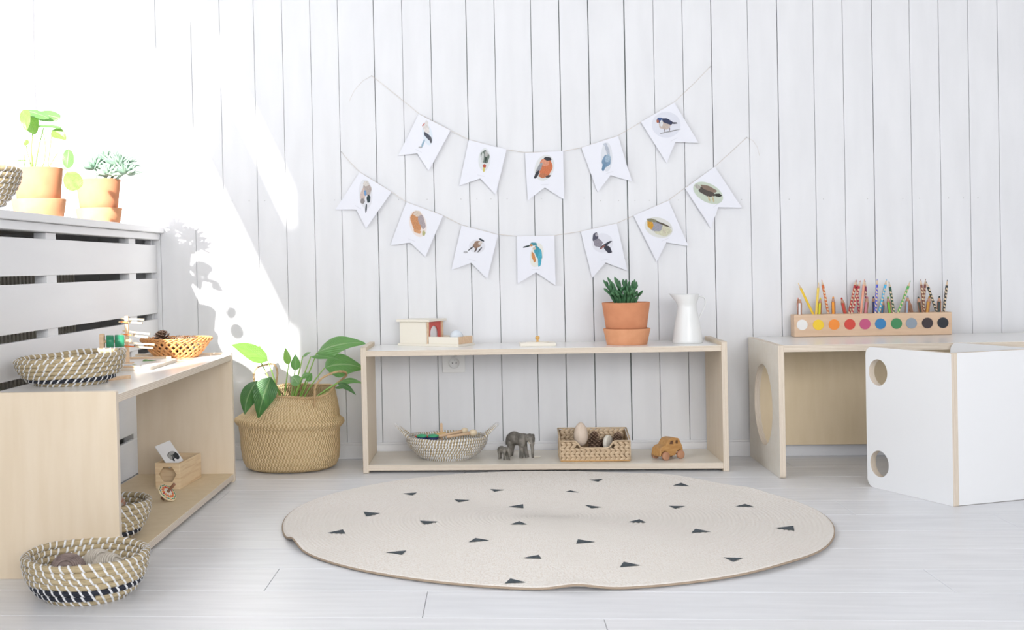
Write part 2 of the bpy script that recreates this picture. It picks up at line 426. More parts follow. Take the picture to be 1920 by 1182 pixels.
wl = struct('wall_left')     # window wall: opening between sill and head, a transom above
YF = -8.0; YJ = -3.9
m = MB(); TW = .03; YJ = -4.05
m.box((XW-TW, YF, -.02), (XW, .06, .70))
m.box((XW-TW, YF, .70), (XW, YJ, 2.9))
m.box((XW-TW, YJ, 2.176), (XW, .06, 2.42))
m.box((XW-TW, YJ, 2.636), (XW, .06, 2.9))
m.build('plaster', TRIM, wl, smooth=False)
wn = struct('window_1')
m = MB()
for z0, z1 in ((.70, .735), (2.176, 2.2)): m.box((XW-.05, YJ, z0), (XW-.015, -.0, z1))
m.build('window_frame', TRIM, wn, smooth=False)
m = MB().box((XW-.05, -.035, .735), (XW-.012, .03, 2.176)); m.build('window_frame', TRIM, wn, smooth=False)
wr = struct('wall_right')
m = MB().box((XR, YF, -.02), (XR+.1, .06, ZC))
m.build('plaster', TRIM, wr, smooth=False)
wf = struct('wall_front')
m = MB().box((XW-.1, YF-.1, 2.1), (XR+.1, YF, ZC)).box((XW-.1, YF-.1, -.02), (XR+.1, YF, .3)).box((XW-.1, YF-.1, .3), (-.9, YF, 2.1))
m.build('plaster', TRIM, wf, smooth=False)
ce = MB().box((XW-.1, YF, ZC), (XR+.1, .06, ZC+.1)).build('ceiling', mat('darkened ceiling', (.36, .34, .31), .7), smooth=False); tag(ce, kind='structure')  # unseen ceiling, its colour darkened to cut bounced light
fl = struct('floor')
MB().box((XW-.1, YF, -.06), (XR+.1, .06, -.009)).build('underlay', UNDER, fl, smooth=False)
rw = .163; joint0 = {0: -.42, 1: -.12, 2: .17}
nrow = 0
y = -1.334
while y+rw < 0.0: y += rw
y1 = min(.0, y)
# rows from the wall towards the camera; their end joints step by 0.3 m
rows = []
yy = 0.0; k = 0
ys = [-1.334+rw*i for i in range(9, -10, -1) if -1.334+rw*i < -.005]
top = 0.0
for yb in ys:
    rows.append((yb, top)); top = yb
for ri, (ya, yb_) in enumerate(rows):
    kk = round((-1.334-ya)/rw)-1    # 0 for the row between -1.497 and -1.334
    off = (-.42+.295*kk) % 1.2
    xs = [XW-.1]+[off+1.2*j for j in range(-3, 4) if XW < off+1.2*j < XR]+[XR+.1]
    for j in range(len(xs)-1):
        g = .0005
        o = MB().box((xs[j]+g, ya+g, -.009), (xs[j+1]-g, yb_-g, 0)).build('floorboard', FLOOR if (ri*3+j*5) % 4 < 2 else FLOORB, fl, smooth=False)
        rounded(o, .0006, 1)
MB().box((XW-.1, YF, -.009), (XR+.1, rows[-1][0]-.0005, 0)).build('floorboards_far', FLOOR, fl, smooth=False)
bb = MB().box((-1.02, -.012, 0), (XR, -.0005, .043)).box((-1.02, -.0085, .043), (XR, -.0005, .049)).build('baseboard_back', TRIM, smooth=False); tag(bb, kind='structure'); rounded(bb, .0015)

# sill and slatted radiator cover
sill = MB().box((XW-.02, -3.88, .697), (-.995, -.001, .7145)).build('trim_1', COVER, smooth=False); tag(sill, kind='structure'); rounded(sill, .002)
rc = thing('radiator_cover', 'white radiator cover of wide horizontal slats under the window sill', 'radiator cover', (-1.03, -.003, 0))
for z0, z1 in ((.577, .661), (.453, .559), (.355, .435), (.252, .337), (.122, .234), (.004, .104)):
    o = MB().box((-1.033, -3.2, z0), (-1.02, -.004, z1)).build('slat', COVER, rc, smooth=False, world=True); rounded(o, .0012)
for ya, yb in ((-.925, -.86), (-.279, -.214), (-1.6, -1.535), (-2.3, -2.235)):
    MB().box((-1.052, ya, .003), (-1.0235, yb, .676)).build('post', COVER, rc, smooth=False, world=True)
o = MB().box((-1.06, -3.2, .677), (-1.009, -.004, .6965)).build('apron', COVER, rc, smooth=False, world=True); rounded(o, .002)
MB().box((XW+.002, -3.2, .003), (XW+.004, -.004, .69)).build('back_lining', BOXIN, rc, smooth=False, world=True)
MB().box((-1.052, -.02, .003), (-1.0335, -.004, .676)).build('post', COVER, rc, smooth=False, world=True)
rd = thing('radiator', 'beige finned radiator seen dimly through the cover gaps', 'radiator', (-1.2, -.8, .1))
mb = MB(); mb.box((-1.32, -1.9, .12), (-1.18, -.3, .6)); mb.build('panel', RADI, rd, smooth=False, world=True)
mb = MB()
for i in range(64): mb.box((-1.18, -1.88+.0245*i, .14), (-1.168, -1.868+.0245*i, .58))
mb.build('fin', RADI, rd, smooth=False, world=True, kind='stuff')
for yy in (-.6, -1.6): MB().box((-1.3, yy-.015, .001), (-1.2, yy+.015, .121)).build('foot', RADI, rd, smooth=False, world=True)

# ------------------------------------------------------------------ furniture
def low_shelf(label, x0, x1, y0, y1, along, board_z, mats_side, mats_top, mats_bot, grp):
    """open two-level shelf: two end panels, a top board and a bottom board"""
    H = .355; t = .0155; tb = .0160
    th = thing('low_shelf', label, 'shelf', ((x0+x1)/2, (y0+y1)/2, 0), 0, grp)
    if along == 'x':
        board('end_panel', th, (x0, y0, 0), (x0+t, y1, H), 'x', mats_side, .004)
        board('end_panel', th, (x1-t, y0, 0), (x1, y1, H), 'x', mats_side, .004)
        board('top_board', th, (x0+t, y0+.002, board_z-tb), (x1-t, y1, board_z), 'z', mats_top)
        board('bottom_board', th, (x0+t, y0+.002, .008), (x1-t, y1, .024), 'z', mats_bot)
    else:
        board('end_panel', th, (x0, y0, 0), (x1, y0+t, H+.001), 'y', mats_side, .004)
        board('end_panel', th, (x0, y1-t, 0), (x1, y1, H), 'y', mats_side, .004)
        board('top_board', th, (x0, y0+t, board_z-tb), (x1-.002, y1-t, board_z), 'z', mats_top)
        board('bottom_board', th, (x0, y0+t, .008), (x1-.002, y1-t, .024), 'z', mats_bot)
    return th
low_shelf('long low two-level birch shelf standing against the back wall', -.369, .6335, -.272, -.016, 'x', .3445, (BIRCHS, PLY), (LAMG, PLY), (BIRCHL, PLY), 'low birch shelves')
low_shelf('low birch shelf standing along the slatted radiator cover', -.978, -.709, -1.4202, -.380, 'y', .349, (BIRCHS, PLY), (LAMG, PLY), (BIRCH, PLY), 'low birch shelves')

tb = thing('play_table', 'low bench table with a large round hole in its side panel', 'table', (1.24, -.2, 0))
TX = .7416
board('side_panel', tb, (TX, -.3875, 0), (TX+.0155, -.017, .350), 'x', (BIRCHL, PLY), (.003, .003, .003, .012), [circ(-.200, .1745, .1115, 56)], label='side panel with a big round hole')
board('side_panel', tb, (TX+1.0, -.3875, 0), (TX+1.0155, -.017, .350), 'x', (BIRCHL, PLY), (.003, .003, .003, .012), [circ(-.200, .1745, .1115, 56)])
board('top_board', tb, (TX+.0155, -.3865, .332), (TX+1.0, -.017, .350), 'z', (LAMG, PLY))
board('back_panel', tb, (TX+.0155, -.034, .036), (TX+1.0, -.018, .332), 'y', (BIRCH, PLY))

# cube chair, turned towards the left
c0 = V((1.0417, -.7614, 0)); ang = math.atan2(.388, .922)
ch = thing('cube_chair', 'white laminated cube chair with round hand holes', 'chair', c0, ang)
# local frame: +x along the closed back, +y into the room's depth along the side panels
for xx, lab in ((0, 'side panel with two hand holes'), (.262, None)):
    board('side_panel', ch, (xx, 0, 0), (xx+.0165, .288, .352), 'x', (LAM, PLY), (.022, .022, .003, .003), [circ(.243, .0625, .0325, 32), circ(.243, .2895, .0325, 32)], world=False, label=lab)
board('back_panel', ch, (.0165, .0005, .001), (.262, .0155, .352), 'y', (LAM, PLY), world=False)
board('seat', ch, (.0165, .0155, .13), (.262, .262, .146), 'z', (LAM, PLY), world=False)

# ------------------------------------------------------------------ rug
RC = V((.1175, -.8928, 0)); RR = .602
def rug_h(x, y, r):
    a = math.degrees(math.atan2(y, x)); e = max(0, (r/RR-.82)/.18)
    def bumpf(c, wd, h): 
        d = (a-c+180) % 360-180
        return h*math.exp(-(d/wd)**2)
    q = V((x*2.3, y*2.3, 0))
    return .0015*(noise.noise(q)+.5)+e*e*(bumpf(-154, 4.5, .013)+bumpf(-88, 4, .008)+bumpf(-45, 10, .004)+bumpf(55, 10, .007)+bumpf(32, 5, .005)+bumpf(-10, 30, .002))
rg = thing('round_rug', 'round cream braided jute rug with small charcoal triangles', 'rug', RC)
n = 220; prof = [(0.0005, .0075)]; nr = 62; wdt = RR/nr
for i in range(nr):
    for f, h in ((.04, -.0011), (.3, .0004), (.6, .0006), (.92, -.0008)): prof.append(((i+f)*wdt, .0075+h))
prof += [(RR, .0062), (RR+.002, .0035), (RR-.001, .0006), (RR*.9, .0005), (.001, .0005)]
mb = MB(); mb.lathe(prof, n, cap=False)
nt_ = len(prof)-5
for i, q in enumerate(mb.v):
    r = math.hypot(q.x, q.y); a = math.atan2(q.y, q.x)
    k = 1+.004*math.sin(3*a+1)+.003*math.sin(7*a)
    q.x *= k; q.y *= k; q.z += rug_h(q.x, q.y, r)
mb.build('braid', RUG, rg)
mb = MB()
mb.tube([V((math.cos(2*PI*i/260)*(RR+.001)*(1+.004*math.sin(3*2*PI*i/260+1)+.003*math.sin(7*2*PI*i/260)), math.sin(2*PI*i/260)*(RR+.001)*(1+.004*math.sin(3*2*PI*i/260+1)+.003*math.sin(7*2*PI*i/260)),   .0036)) for i in range(260)], .0022, 6, closed=True)
for q in mb.v: q.z += rug_h(q.x, q.y, RR)
mb.build('binding', RUGB, rg)
tris = [(540, 890, 3.692, t) for t in ([(272, 403), (380, 380), (398, 408)], [(522, 258), (640, 268), (542, 290)], [(795, 132), (895, 125), (862, 145)], [(1150, 172), (1258, 176), (1182, 190)], [(1398, 100), (1498, 105), (1430, 118)], [(1525, 222), (1628, 205), (1630, 232)], [(912, 317), (1037, 323), (945, 343)], [(1538, 343), (1602, 322), (1657, 344)], [(1250, 467), (1298, 437), (1395, 454)], [(675, 538), (820, 526), (788, 555)], [(1622, 578), (1735, 556), (1755, 582)], [(1500, 755), (1540, 720), (1648, 747)])]
tris += [(1040, 890, 3.5556, t) for t in ([(230, 37), (320, 32), (290, 50)], [(72, 114), (105, 106), (165, 120)], [(200, 203), (315, 219), (243, 226)], [(788, 74), (843, 58), (900, 78)], [(758, 210), (873, 211), (802, 228)], [(1203, 212), (1270, 195), (1328, 213)], [(490, 319), (565, 300), (610, 322)], [(143, 460), (155, 431), (270, 449)], [(912, 389), (938, 363), (1042, 382)], [(1467, 356), (1592, 341), (1597, 373)], [(435, 618), (460, 582), (572, 605)], [(1128, 552), (1260, 556), (1192, 582)])]
for ox, oy, sc, t in tris:
    p = [onz(ox+a/sc, oy+b/sc, .0095)-RC for a, b in t]
    if (p[1]-p[0]).cross(p[2]-p[0]).z < 0: p = [p[0], p[2], p[1]]
    vs = []; fs = []; N = 6; idx = {}
    for i in range(N+1):
        for j in range(N+1-i):
            q = p[0]*(1-(i+j)/N)+p[1]*(i/N)+p[2]*(j/N); r = math.hypot(q.x, q.y)
            idx[i, j] = len(vs); vs.append(V((q.x, q.y, .0086+rug_h(q.x, q.y, r))))
    for i in range(N):
        for j in range(N-i):
            fs.append((idx[i, j], idx[i+1, j], idx[i, j+1]))
            if j < N-i-1: fs.append((idx[i+1, j], idx[i+1, j+1], idx[i, j+1]))
    put('triangle_motif', mesh(vs, fs, RUGD), rg)
#MORE
# ------------------------------------------------------------------ coiled baskets
def coil_basket(name, label, loc, rim_r, base_r, h, nrings, tube_r, n_st, st_w, rotz=0, ell=1.0, navy=(), tilt=(0, 0), power=.6, dark_frac=None, irr=.02, cat='basket', grp=None, slant=.22, phase=.38):
    """stacked seagrass coils bound with white stitches"""
    th = thing(name, label, cat, loc, rotz, grp)
    coil = MB(); dk = MB(); st = MB()
    rings = []
    for i in range(nrings):
        f = i/(nrings-1)
        r = base_r+(rim_r-base_r)*math.sin(f*PI/2)**power if power != 1 else base_r+(rim_r-base_r)*f
        rings.append((r, tube_r+(h-2*tube_r)*f))
    def pt(i, a, rr=None):
        r, z = rings[i]; f = i/(nrings-1)
        k = 1+irr*math.sin(2*a+.7)+irr*.5*math.sin(3*a+i*.25)
        zz = z+f*(tilt[0]*math.cos(a)+tilt[1]*math.sin(a))*r+f*.0012*math.sin(5*a+i)
        return V((r*k*math.cos(a), r*k*math.sin(a)*ell, zz))
    N = 96
    for i in range(nrings):
        pts = [pt(i, 2*PI*j/N) for j in range(N)]
        rad = [tube_r*(1.06+.05*math.sin(j*1.7+i)) for j in range(N)]
        if i in navy:
            a0 = random.randint(0, N); L = int(N*(dark_frac or .6))
            dseg = [(a0+j) % N for j in range(L+1)]
            dk.tube([pts[j] for j in dseg], [rad[j]*1.03 for j in dseg], 8)
        coil.tube(pts, rad, 8, closed=True)
    # woven bottom
    nb = max(2, int(base_r/(tube_r*2)))
    for b in range(nb):
        r = (b+.5)/nb*base_r*.98
        coil.tube([V((r*math.cos(2*PI*j/40), r*math.sin(2*PI*j/40)*ell, tube_r)) for j in range(40)], tube_r, 6, closed=True)
    for i in range(nrings):
        n_i = max(8, int(n_st*(rings[i][0]/rim_r)**.35))
        for s_ in range(n_i):
            a = 2*PI*(s_+phase*i+random.uniform(-.09, .09))/n_i
            c = pt(i, a); out = V((math.cos(a), math.sin(a), 0)); tg = V((-math.sin(a), math.cos(a), 0))
            rr = tube_r*1.17; K = 8; vs = []; fs = []
            for k in range(K+1):
                ph = 2*PI*k/K
                # wraps the coil; leans sideways from bottom to top on the outside
                sh = math.sin(ph)*slant*tube_r*2.6*(1 if math.cos(ph) > -.2 else .5)
                base = c+out*math.cos(ph)*rr+V((0, 0, 1))*math.sin(ph)*rr*1.05+tg*sh
                o2 = (out*math.cos(ph)+V((0, 0, 1))*math.sin(ph))*tube_r*.10
                vs += [base-tg*st_w/2, base+o2, base+tg*st_w/2]
            for k in range(K):
                b0 = k*3; fs += [(b0, b0+1, b0+4, b0+3), (b0+1, b0+2, b0+5, b0+4)]
            st.add(vs, fs)
    coil.build('coil', STRAW, th, kind='stuff')
    if dk.v: dk.build('dark_band', NAVY, th, kind='stuff', label='navy dyed coil')
    st.build('stitching', STITCH, th, kind='stuff')
    return th, pt
coil_basket('coiled_basket', 'seagrass basket with white stitches on top of the left shelf', (-.885, -1.172, .349), .108, .070, .062, 7, .0047, 40, .0042, ell=1.05, navy=(0, 1), tilt=(.06, .02), dark_frac=.45, grp='coiled seagrass baskets', slant=.35, power=.62)
coil_basket('coiled_basket', 'seagrass basket with white stitches standing on the floor, holding wool balls', (-.737, -1.528, 0), .109, .072, .079, 7, .0060, 40, .0042, rotz=1.0, ell=1.0, navy=(1, 2), tilt=(0, 0), dark_frac=.75, grp='coiled seagrass baskets', slant=-.3, power=.62)
coil_basket('coiled_basket', 'seagrass basket holding a round vase on the lower left shelf', (-.828, -1.17, .024), .098, .062, .078, 7, .0058, 34, .004, rotz=.4, navy=(0, 1), dark_frac=.7, grp='coiled seagrass baskets', slant=-.3)
coil_basket('coiled_basket', 'seagrass basket cut off by the left frame edge, on the window sill', (-1.084, -1.205, .7145), .112, .060, .088, 8, .0056, 42, .0042, rotz=2, ell=.95, tilt=(0, 0), grp='coiled seagrass baskets', slant=.35, power=.8)
# balls in the floor basket
WOOLB = mat('mauve brown wool', (.33, .26, .235), .95, (.2, .15, .14), 50, (1, 1, 4), .8, 120)
WOOLC = mat('cream wool', (.62, .57, .50), .95, (.5, .45, .38), 50, (4, 1, 1), .8, 120)
def wool_ball(label, loc, r, m, rot):
    t = thing('wool_ball', label, 'ball', loc, 0, None)
    b = MB(); b.ball((0, 0, 0), (r, r, r*.92), 20); b.build('core', m, t)
    s_ = MB()
    for k in range(16):
        a = -.95+1.9*k/15; z = r*math.sin(a*1.1); q = max(.001, math.sqrt(max(0, r*r-z*z)))
        s_.tube([Euler(rot).to_matrix() @ V((q*math.cos(2*PI*j/28), q*math.sin(2*PI*j/28), z)) for j in range(28)], r*.07, 6, closed=True)
    s_.build('yarn', m, t, kind='stuff')
wool_ball('mauve brown ball of yarn on the left inside the floor basket', (-.765, -1.548, .046), .032, WOOLB, (1.1, .3, 0))
wool_ball('cream ball of yarn on the right inside the floor basket', (-.694, -1.537, .045), .031, WOOLC, (.5, .9, .3))
wool_ball('pale ball of yarn at the back inside the floor basket', (-.730, -1.487, .043), .029, WOOLC, (.9, .1, .8))
# round vase in the lower shelf basket
def _vase(nt, n, L, b):
    tc = n.new('ShaderNodeTexCoord'); mp = n.new('ShaderNodeMapping'); mp.inputs['Scale'].default_value = (12, 12, 38)
    L.new(tc.outputs['Object'], mp.inputs[0]); no = n.new('ShaderNodeTexNoise'); no.inputs['Scale'].default_value = 1; no.inputs['Detail'].default_value = 5; no.inputs['Distortion'].default_value = .6
    L.new(mp.outputs[0], no.inputs['Vector']); cr = n.new('ShaderNodeValToRGB'); L.new(no.outputs[0], cr.inputs[0])
    e = cr.color_ramp.elements; e[0].position = .3; e[0].color = (.06, .075, .11, 1); e[1].position = .75; e[1].color = (.5, .42, .3, 1)
    for p_, c_ in ((.42, (.18, .2, .25, 1)), (.5, (.42, .36, .3, 1)), (.55, (.45, .16, .07, 1)), (.6, (.2, .22, .27, 1))):
        q = e.new(p_); q.color = c_
    L.new(cr.outputs[0], b.inputs['Base Color']); b.inputs['Roughness'].default_value = .45
VASE = node_mat('marbled blue glaze', _vase)
DKCER = mat('dark blue ceramic', (.025, .035, .07), .4)
vt = thing('round_vase', 'round marbled blue vase with a dark neck inside a basket', 'vase', (-.822, -1.165, .0375))
prof = [(.012, 0)]+[(.0468*math.sin(a), .044-.044*math.cos(a)) for a in [PI*(.12+.76*i/18) for i in range(19)]]
MB().lathe(prof, 36).build('body', VASE, vt)
MB().lathe([(.0125, .084), (.0125, .093), (.015, .0945), (.015, .1005), (.011, .1015), (.011, .09)], 24).build('neck', DKCER, vt)

# handled white-stitched bowl with instruments
bt, bp_ = coil_basket('handled_basket', 'white stitched seagrass bowl with two upturned handles on the middle shelf', (-.138, -.155, .024), .113, .068, .066, 8, .0043, 84, .0037, grp=None, irr=.006, slant=.12, power=.75, ell=.86, phase=.06)
for sx in (-1, 1):
    hp = []; tip = .045
    for i in range(17):
        f = i/16; a = (-.34+.68*f); arch = math.sin(f*PI)
        base = V((sx*.112*math.cos(a), .112*.86*math.sin(a), .062))
        hp.append(base+V((sx*.034*arch**.8, 0, .036*arch**.8)))
    MB().tube(hp, .0036, 8).build('handle', STRAW, bt)
    s_ = MB()
    for i in range(30):
        f = i/29*15.9; k = int(f); q = hp[k].lerp(hp[min(k+1, 16)], f-k); t = (hp[min(k+1, 16)]-hp[k]).normalized()
        nn = t.orthogonal().normalized(); bn = t.cross(nn)
        s_.tube([q+(nn*math.cos(2*PI*j/8)+bn*math.sin(2*PI*j/8))*.0039+t*.0016*math.sin(2*PI*j/8) for j in range(8)], .0013, 4, closed=True)
    s_.build('handle_stitching', STITCH, bt, kind='stuff')
def maraca(label, head, tail, rh):
    head, tail = V(head), V(tail); t = thing('wooden_maraca', label, 'maraca', tail, 0, 'wooden maracas in the bowl')
    d = (head-tail); q = d.to_track_quat('Z', 'Y').to_matrix().to_4x4(); L = d.length
    MB().lathe([(.0036, 0), (.0042, .003), (.0038, L*.5), (.0052, L-rh*.7)], 14, M=q).build('handle', OAK, t)
    MB().ball((0, 0, 0), (rh*.82, rh*.82, rh), 18, M=Matrix.Translation(d) @ q).build('head', PALEW_M, t, label='pale glossy egg-shaped head')
PALEW_M = mat('maraca varnish', (.80, .66, .46), .25)
maraca('wooden maraca with the left one of two egg heads in the bowl', at(871, 808, -.135), at(822, 819, -.17), .0108)
maraca('wooden maraca with the right, larger egg head in the bowl', at(887, 812, -.16), at(838, 820, -.195), .0125)
ct = thing('wooden_clapper', 'flat wooden clapper standing upright in the white stitched bowl', 'clapper', at(828, 818, -.12))
p0 = at(828, 818, -.12); p1 = at(829, 791, -.12)
put('handle', plate([rrect(-.0036, -.012, .0036, .038, (0, .0034, .0034, 0))], .004, (OAK,), .0006, Matrix.Rotation(PI/2, 4, 'X')), ct)
put('bar', plate([rrect(-.017, -.004, .013, .0045, .001)], .006, (mat('yellow wood', (.74, .50, .22), .5),), .0006, Matrix.Translation((0, -.009, .007)) @ Matrix.Rotation(PI/2, 4, 'X') @ Matrix.Rotation(.12, 4, 'Z')), ct)
GRN = mat('green lacquer', (.07, .40, .20), .4); NVY = mat('navy band', (.02, .03, .12), .5); REDL = mat('red lacquer', (.6, .05, .03), .4)
for px, lab in ((791, 'left green castanet in the white stitched bowl'), (812, 'right green castanet in the white stitched bowl')):
    p = at(px, 818, -.175); t = thing('castanet', lab, 'castanet', p, 0, 'green castanets')
    MB().ball((0, 0, 0), (.0165, .014, .006), 18).build('shell', GRN, t)
    MB().ball((0, 0, -.0065), (.0165, .014, .006), 18).build('shell', NVY, t, label='navy lower shell')
    MB().ball((-.0165, -.004, -.001), .0025, 8).build('knot', REDL, t)

# ------------------------------------------------------------------ belly basket and peace lily
LC = V((-.592, -.163, 0))
bl = thing('belly_basket', 'woven seagrass belly basket with a folded rim band beside the back wall', 'basket', LC)
prof = [(.0, .003), (.118, .003), (.131, .010), (.139, .028), (.143, .06), (.1435, .10), (.147, .123), (.155, .131), (.1595, .138), (.157, .146), (.148, .152), (.139, .163), (.125, .183), (.110, .204), (.1, .219), (.097, .2235), (.094, .220), (.101, .207), (.118, .183), (.133, .16), (.138, .13), (.136, .03), (.1, .008), (0, .008)]
# refine the profile and add the fine woven rows
pr = []
for i in range(len(prof)-1):
    a, b = prof[i], prof[i+1]; L = math.dist(a, b); k = max(1, int(L/.004))
    for j in range(k): f = j/k; pr.append((a[0]+(b[0]-a[0])*f, a[1]+(b[1]-a[1])*f))
pr.append(prof[-1])
mb = MB(); mb.lathe(pr, 128, cap=False)
for q in mb.v:
    a = math.atan2(q.y, q.x); r = math.hypot(q.x, q.y); f = max(0, (q.z-.15)/.07)
    q.y *= .88
    wob = 1+.012*math.sin(2*a+.5)+.008*math.sin(5*a+q.z*30)
    q.x *= wob; q.y *= wob
    q.z += f*(.012*math.sin(a+.25)+.004*math.sin(3*a+1.0))+(.004*math.cos(a)*(-1) if .12 < q.z < .16 else 0)
    q.x += .030*min(1.05, max(0, (q.z-.15)/.07))
    q.z += .0006*math.sin(a*64)
mb.build('woven_body', WEAVE, bl)
br = MB()
for s_ in range(2):
    pts = []
    for i in range(240):
        a = 2*PI*i/240; ph = a*34+s_*PI
        wob = 1+.012*math.sin(2*a+.5)+.008*math.sin(5*a+6.7)
        r = (.0965+.0022*math.cos(ph))*wob
        pts.append(V((r*math.cos(a)+.0312, r*math.sin(a)*.88, .224+1.06*(.012*math.sin(a+.25)+.004*math.sin(3*a+1))+.0022*math.sin(ph))))
    br.tube(pts, .0024, 6, closed=True)
br.build('rim_braid', ROPE, bl)
def rope(name, pts, r, parent, m, turns):
    pts = [V(p) for p in pts]; fine = []
    for i in range(len(pts)-1):
        p0 = pts[max(i-1, 0)]; p1 = pts[i]; p2 = pts[i+1]; p3 = pts[min(i+2, len(pts)-1)]
        for k in range(8):
            t = k/8; fine.append(.5*((2*p1)+(p2-p0)*t+(2*p0-5*p1+4*p2-p3)*t*t+(3*p1-p0-3*p2+p3)*t**3))
    fine.append(pts[-1]); mb = MB(); N = len(fine)
    for s_ in range(2):
        q = []
        for i, p in enumerate(fine):
            t = (fine[min(i+1, N-1)]-fine[max(i-1, 0)]).normalized(); a = t.orthogonal().normalized() if i == 0 else (a-t*a.dot(t)).normalized(); b = t.cross(a)
            ph = 2*PI*turns*i/N+s_*PI; q.append(p+(a*math.cos(ph)+b*math.sin(ph))*r*.62)
        mb.tube(q, r*.62, 6)
    return mb.build(name, m, parent, world=True)
rope('handle', [at(590, 762, -.245), at(590, 742, -.25), at(592, 724, -.25), at(606, 708, -.24), at(630, 698, -.22), at(646, 698, -.20), at(649, 704, -.17), at(640, 713, -.14), at(629, 722, -.12), at(624, 736, -.118)], .0036, bl, ROPE, 26)
rope('handle', [at(484, 745, -.12), at(478, 722, -.12), at(476, 702, -.13), at(482, 690, -.14), at(500, 684, -.16), at(514, 684, -.19), at(520, 698, -.21), at(518, 722, -.215), at(521, 748, -.22)], .0032, bl, ROPE, 24)

def leaf_mesh(base, tip, width, m, bend=V((0, 0, .02)), side=None, fold=.25, prof='lance', n=14, k=6, wave=.0, hint=V((0, -1, 0)), thick=0):
    base, tip = V(base), V(tip); mid = (base+tip)/2+V(bend)
    vs = []; fs = []; uv = []
    for i in range(n+1):
        t = i/n; p = base*(1-t)**2+mid*2*t*(1-t)+tip*t*t; tg = ((mid-base)*(1-t)+(tip-mid)*t).normalized()
        nrm = (hint-tg*hint.dot(tg)).normalized(); sd = tg.cross(nrm)
        if prof == 'lance': w_ = math.sin(PI*min(1, t**.72))**.85*(1-.25*t)
        elif prof == 'round': w_ = math.sqrt(max(0, 1-(2*t-1)**2))
        elif prof == 'heart': w_ = (math.sin(PI*t**.62))**.7
        else: w_ = math.sin(PI*t**.9)
        w_ = max(w_, .02)*width/2
        for j in range(k+1):
            s_ = j/k*2-1
            vs.append(p+sd*s_*w_+nrm*(-abs(s_)*fold*w_)+nrm*wave*width*math.sin(t*9+s_*2)*abs(s_))
    for i in range(n):
        for j in range(k):
            fs.append((i*(k+1)+j, i*(k+1)+j+1, (i+1)*(k+1)+j+1, (i+1)*(k+1)+j))
            uv.append([(j/k, i/n), ((j+1)/k, i/n), ((j+1)/k, (i+1)/n), (j/k, (i+1)/n)])
    return mesh(vs, fs, m, None, uv, True)
pl = thing('peace_lily', 'peace lily with broad glossy green leaves growing in the belly basket', 'plant', LC+V((.012, 0, .013)))
MB().lathe([(.06, 0), (.085, .15), (.0865, .152), (.082, .152), (.079, .14), (0, .14)], 32, sy=.9, cap=False).build('inner_pot', mat('brown plastic pot', (.16, .1, .06), .6), pl)
MB().lathe([(.078, .136), (.05, .141), (0, .142)], 24, sy=.9, cap=False).build('soil', SOIL, pl)
root = LC+V((0, 0, .155))
def stem(p, a, b, r=.0022, bend=V((0, 0, .03)), m=STEMG):
    a, b = V(a), V(b); mid = (a+b)/2+V(bend)
    MB().tube([a*(1-t)**2+mid*2*t*(1-t)+b*t*t for t in [i/10 for i in range(11)]], [r*1.35-.5*r*i/10 for i in range(11)], 7).build('stem', m, p, world=True)
H = V((-.1, -.9, .42)); HU = V((0, -.35, .95))
lv = [  # base px, tip px, base depth, tip depth, width, material, bend, fold, stem root px, hint
    ((502, 677), (433, 647), -.20, -.24, .050, LEAFL, (0, 0, .016), .25, (548, 745), V((0, -.85, .5)), .02),
    ((508, 708), (484, 786), -.25, -.27, .066, LEAFD, (0, -.03, .014), .3, (556, 742), V((.15, -1, .25)), .02),
    ((482, 715), (459, 778), -.20, -.25, .060, LEAFD, (-.012, -.02, .012), .3, (552, 742), V((-.2, -1, .3)), .02),
    ((541, 684), (535, 652), -.16, -.16, .023, LEAFL, (0, 0, .0), .3, (545, 742), V((.4, -1, 0)), .01),
    ((553, 695), (554, 665), -.15, -.15, .030, LEAFM, (0, 0, .002), .2, (560, 745), V((-.2, -1, .1)), .01),
    ((594, 662), (685, 644), -.20, -.29, .056, LEAFM, (0, 0, .022), .1, (568, 745), V((0, -.9, .55)), .05),
    ((609, 690), (683, 692), -.16, -.13, .078, LEAFM, (0, 0, .024), .15, (575, 745), V((0, -.8, .6)), .04),
    ((583, 669), (640, 677), -.22, -.26, .020, LEAFM, (0, 0, .012), .2, (560, 745), V((0, -.6, .8)), .03),
    ((634, 718), (679, 719), -.18, -.24, .026, LEAFM, (0, 0, .014), .2, (585, 745), V((0, -.7, .7)), .03),
    ((634, 719), (667, 741), -.20, -.26, .019, LEAFD, (0, 0, .012), .2, (585, 748), V((0, -.8, .6)), .02),
    ((560, 722), (545, 706), -.26, -.20, .034, LEAFM, (0, 0, .010), .2, (562, 742), V((0, -.9, .4)), .05),
    ((577, 716), (585, 700), -.24, -.22, .018, LEAFM, (0, 0, .004), .2, (572, 742), V((.3, -1, .2)), .02),
    ((565, 708), (583, 702), -.26, -.27, .018, LEAFM, (0, 0, .006), .2, (566, 742), V((0, -.8, .6)), .03),
    ((483, 668), (487, 648), -.14, -.14, .024, LEAFL, (0, 0, .002), .2, (550, 742), V((-.3, -1, 0)), .02),
    ((568, 668), (583, 661), -.2, -.22, .012, LEAFM, (0, 0, .003), .2, (560, 742), V((0, -.8, .6)), .02),
    ((628, 728), (655, 727), -.14, -.14, .010, LEAFM, (0, 0, .004), .2, (590, 745), V((0, -.8, .6)), .02),
]
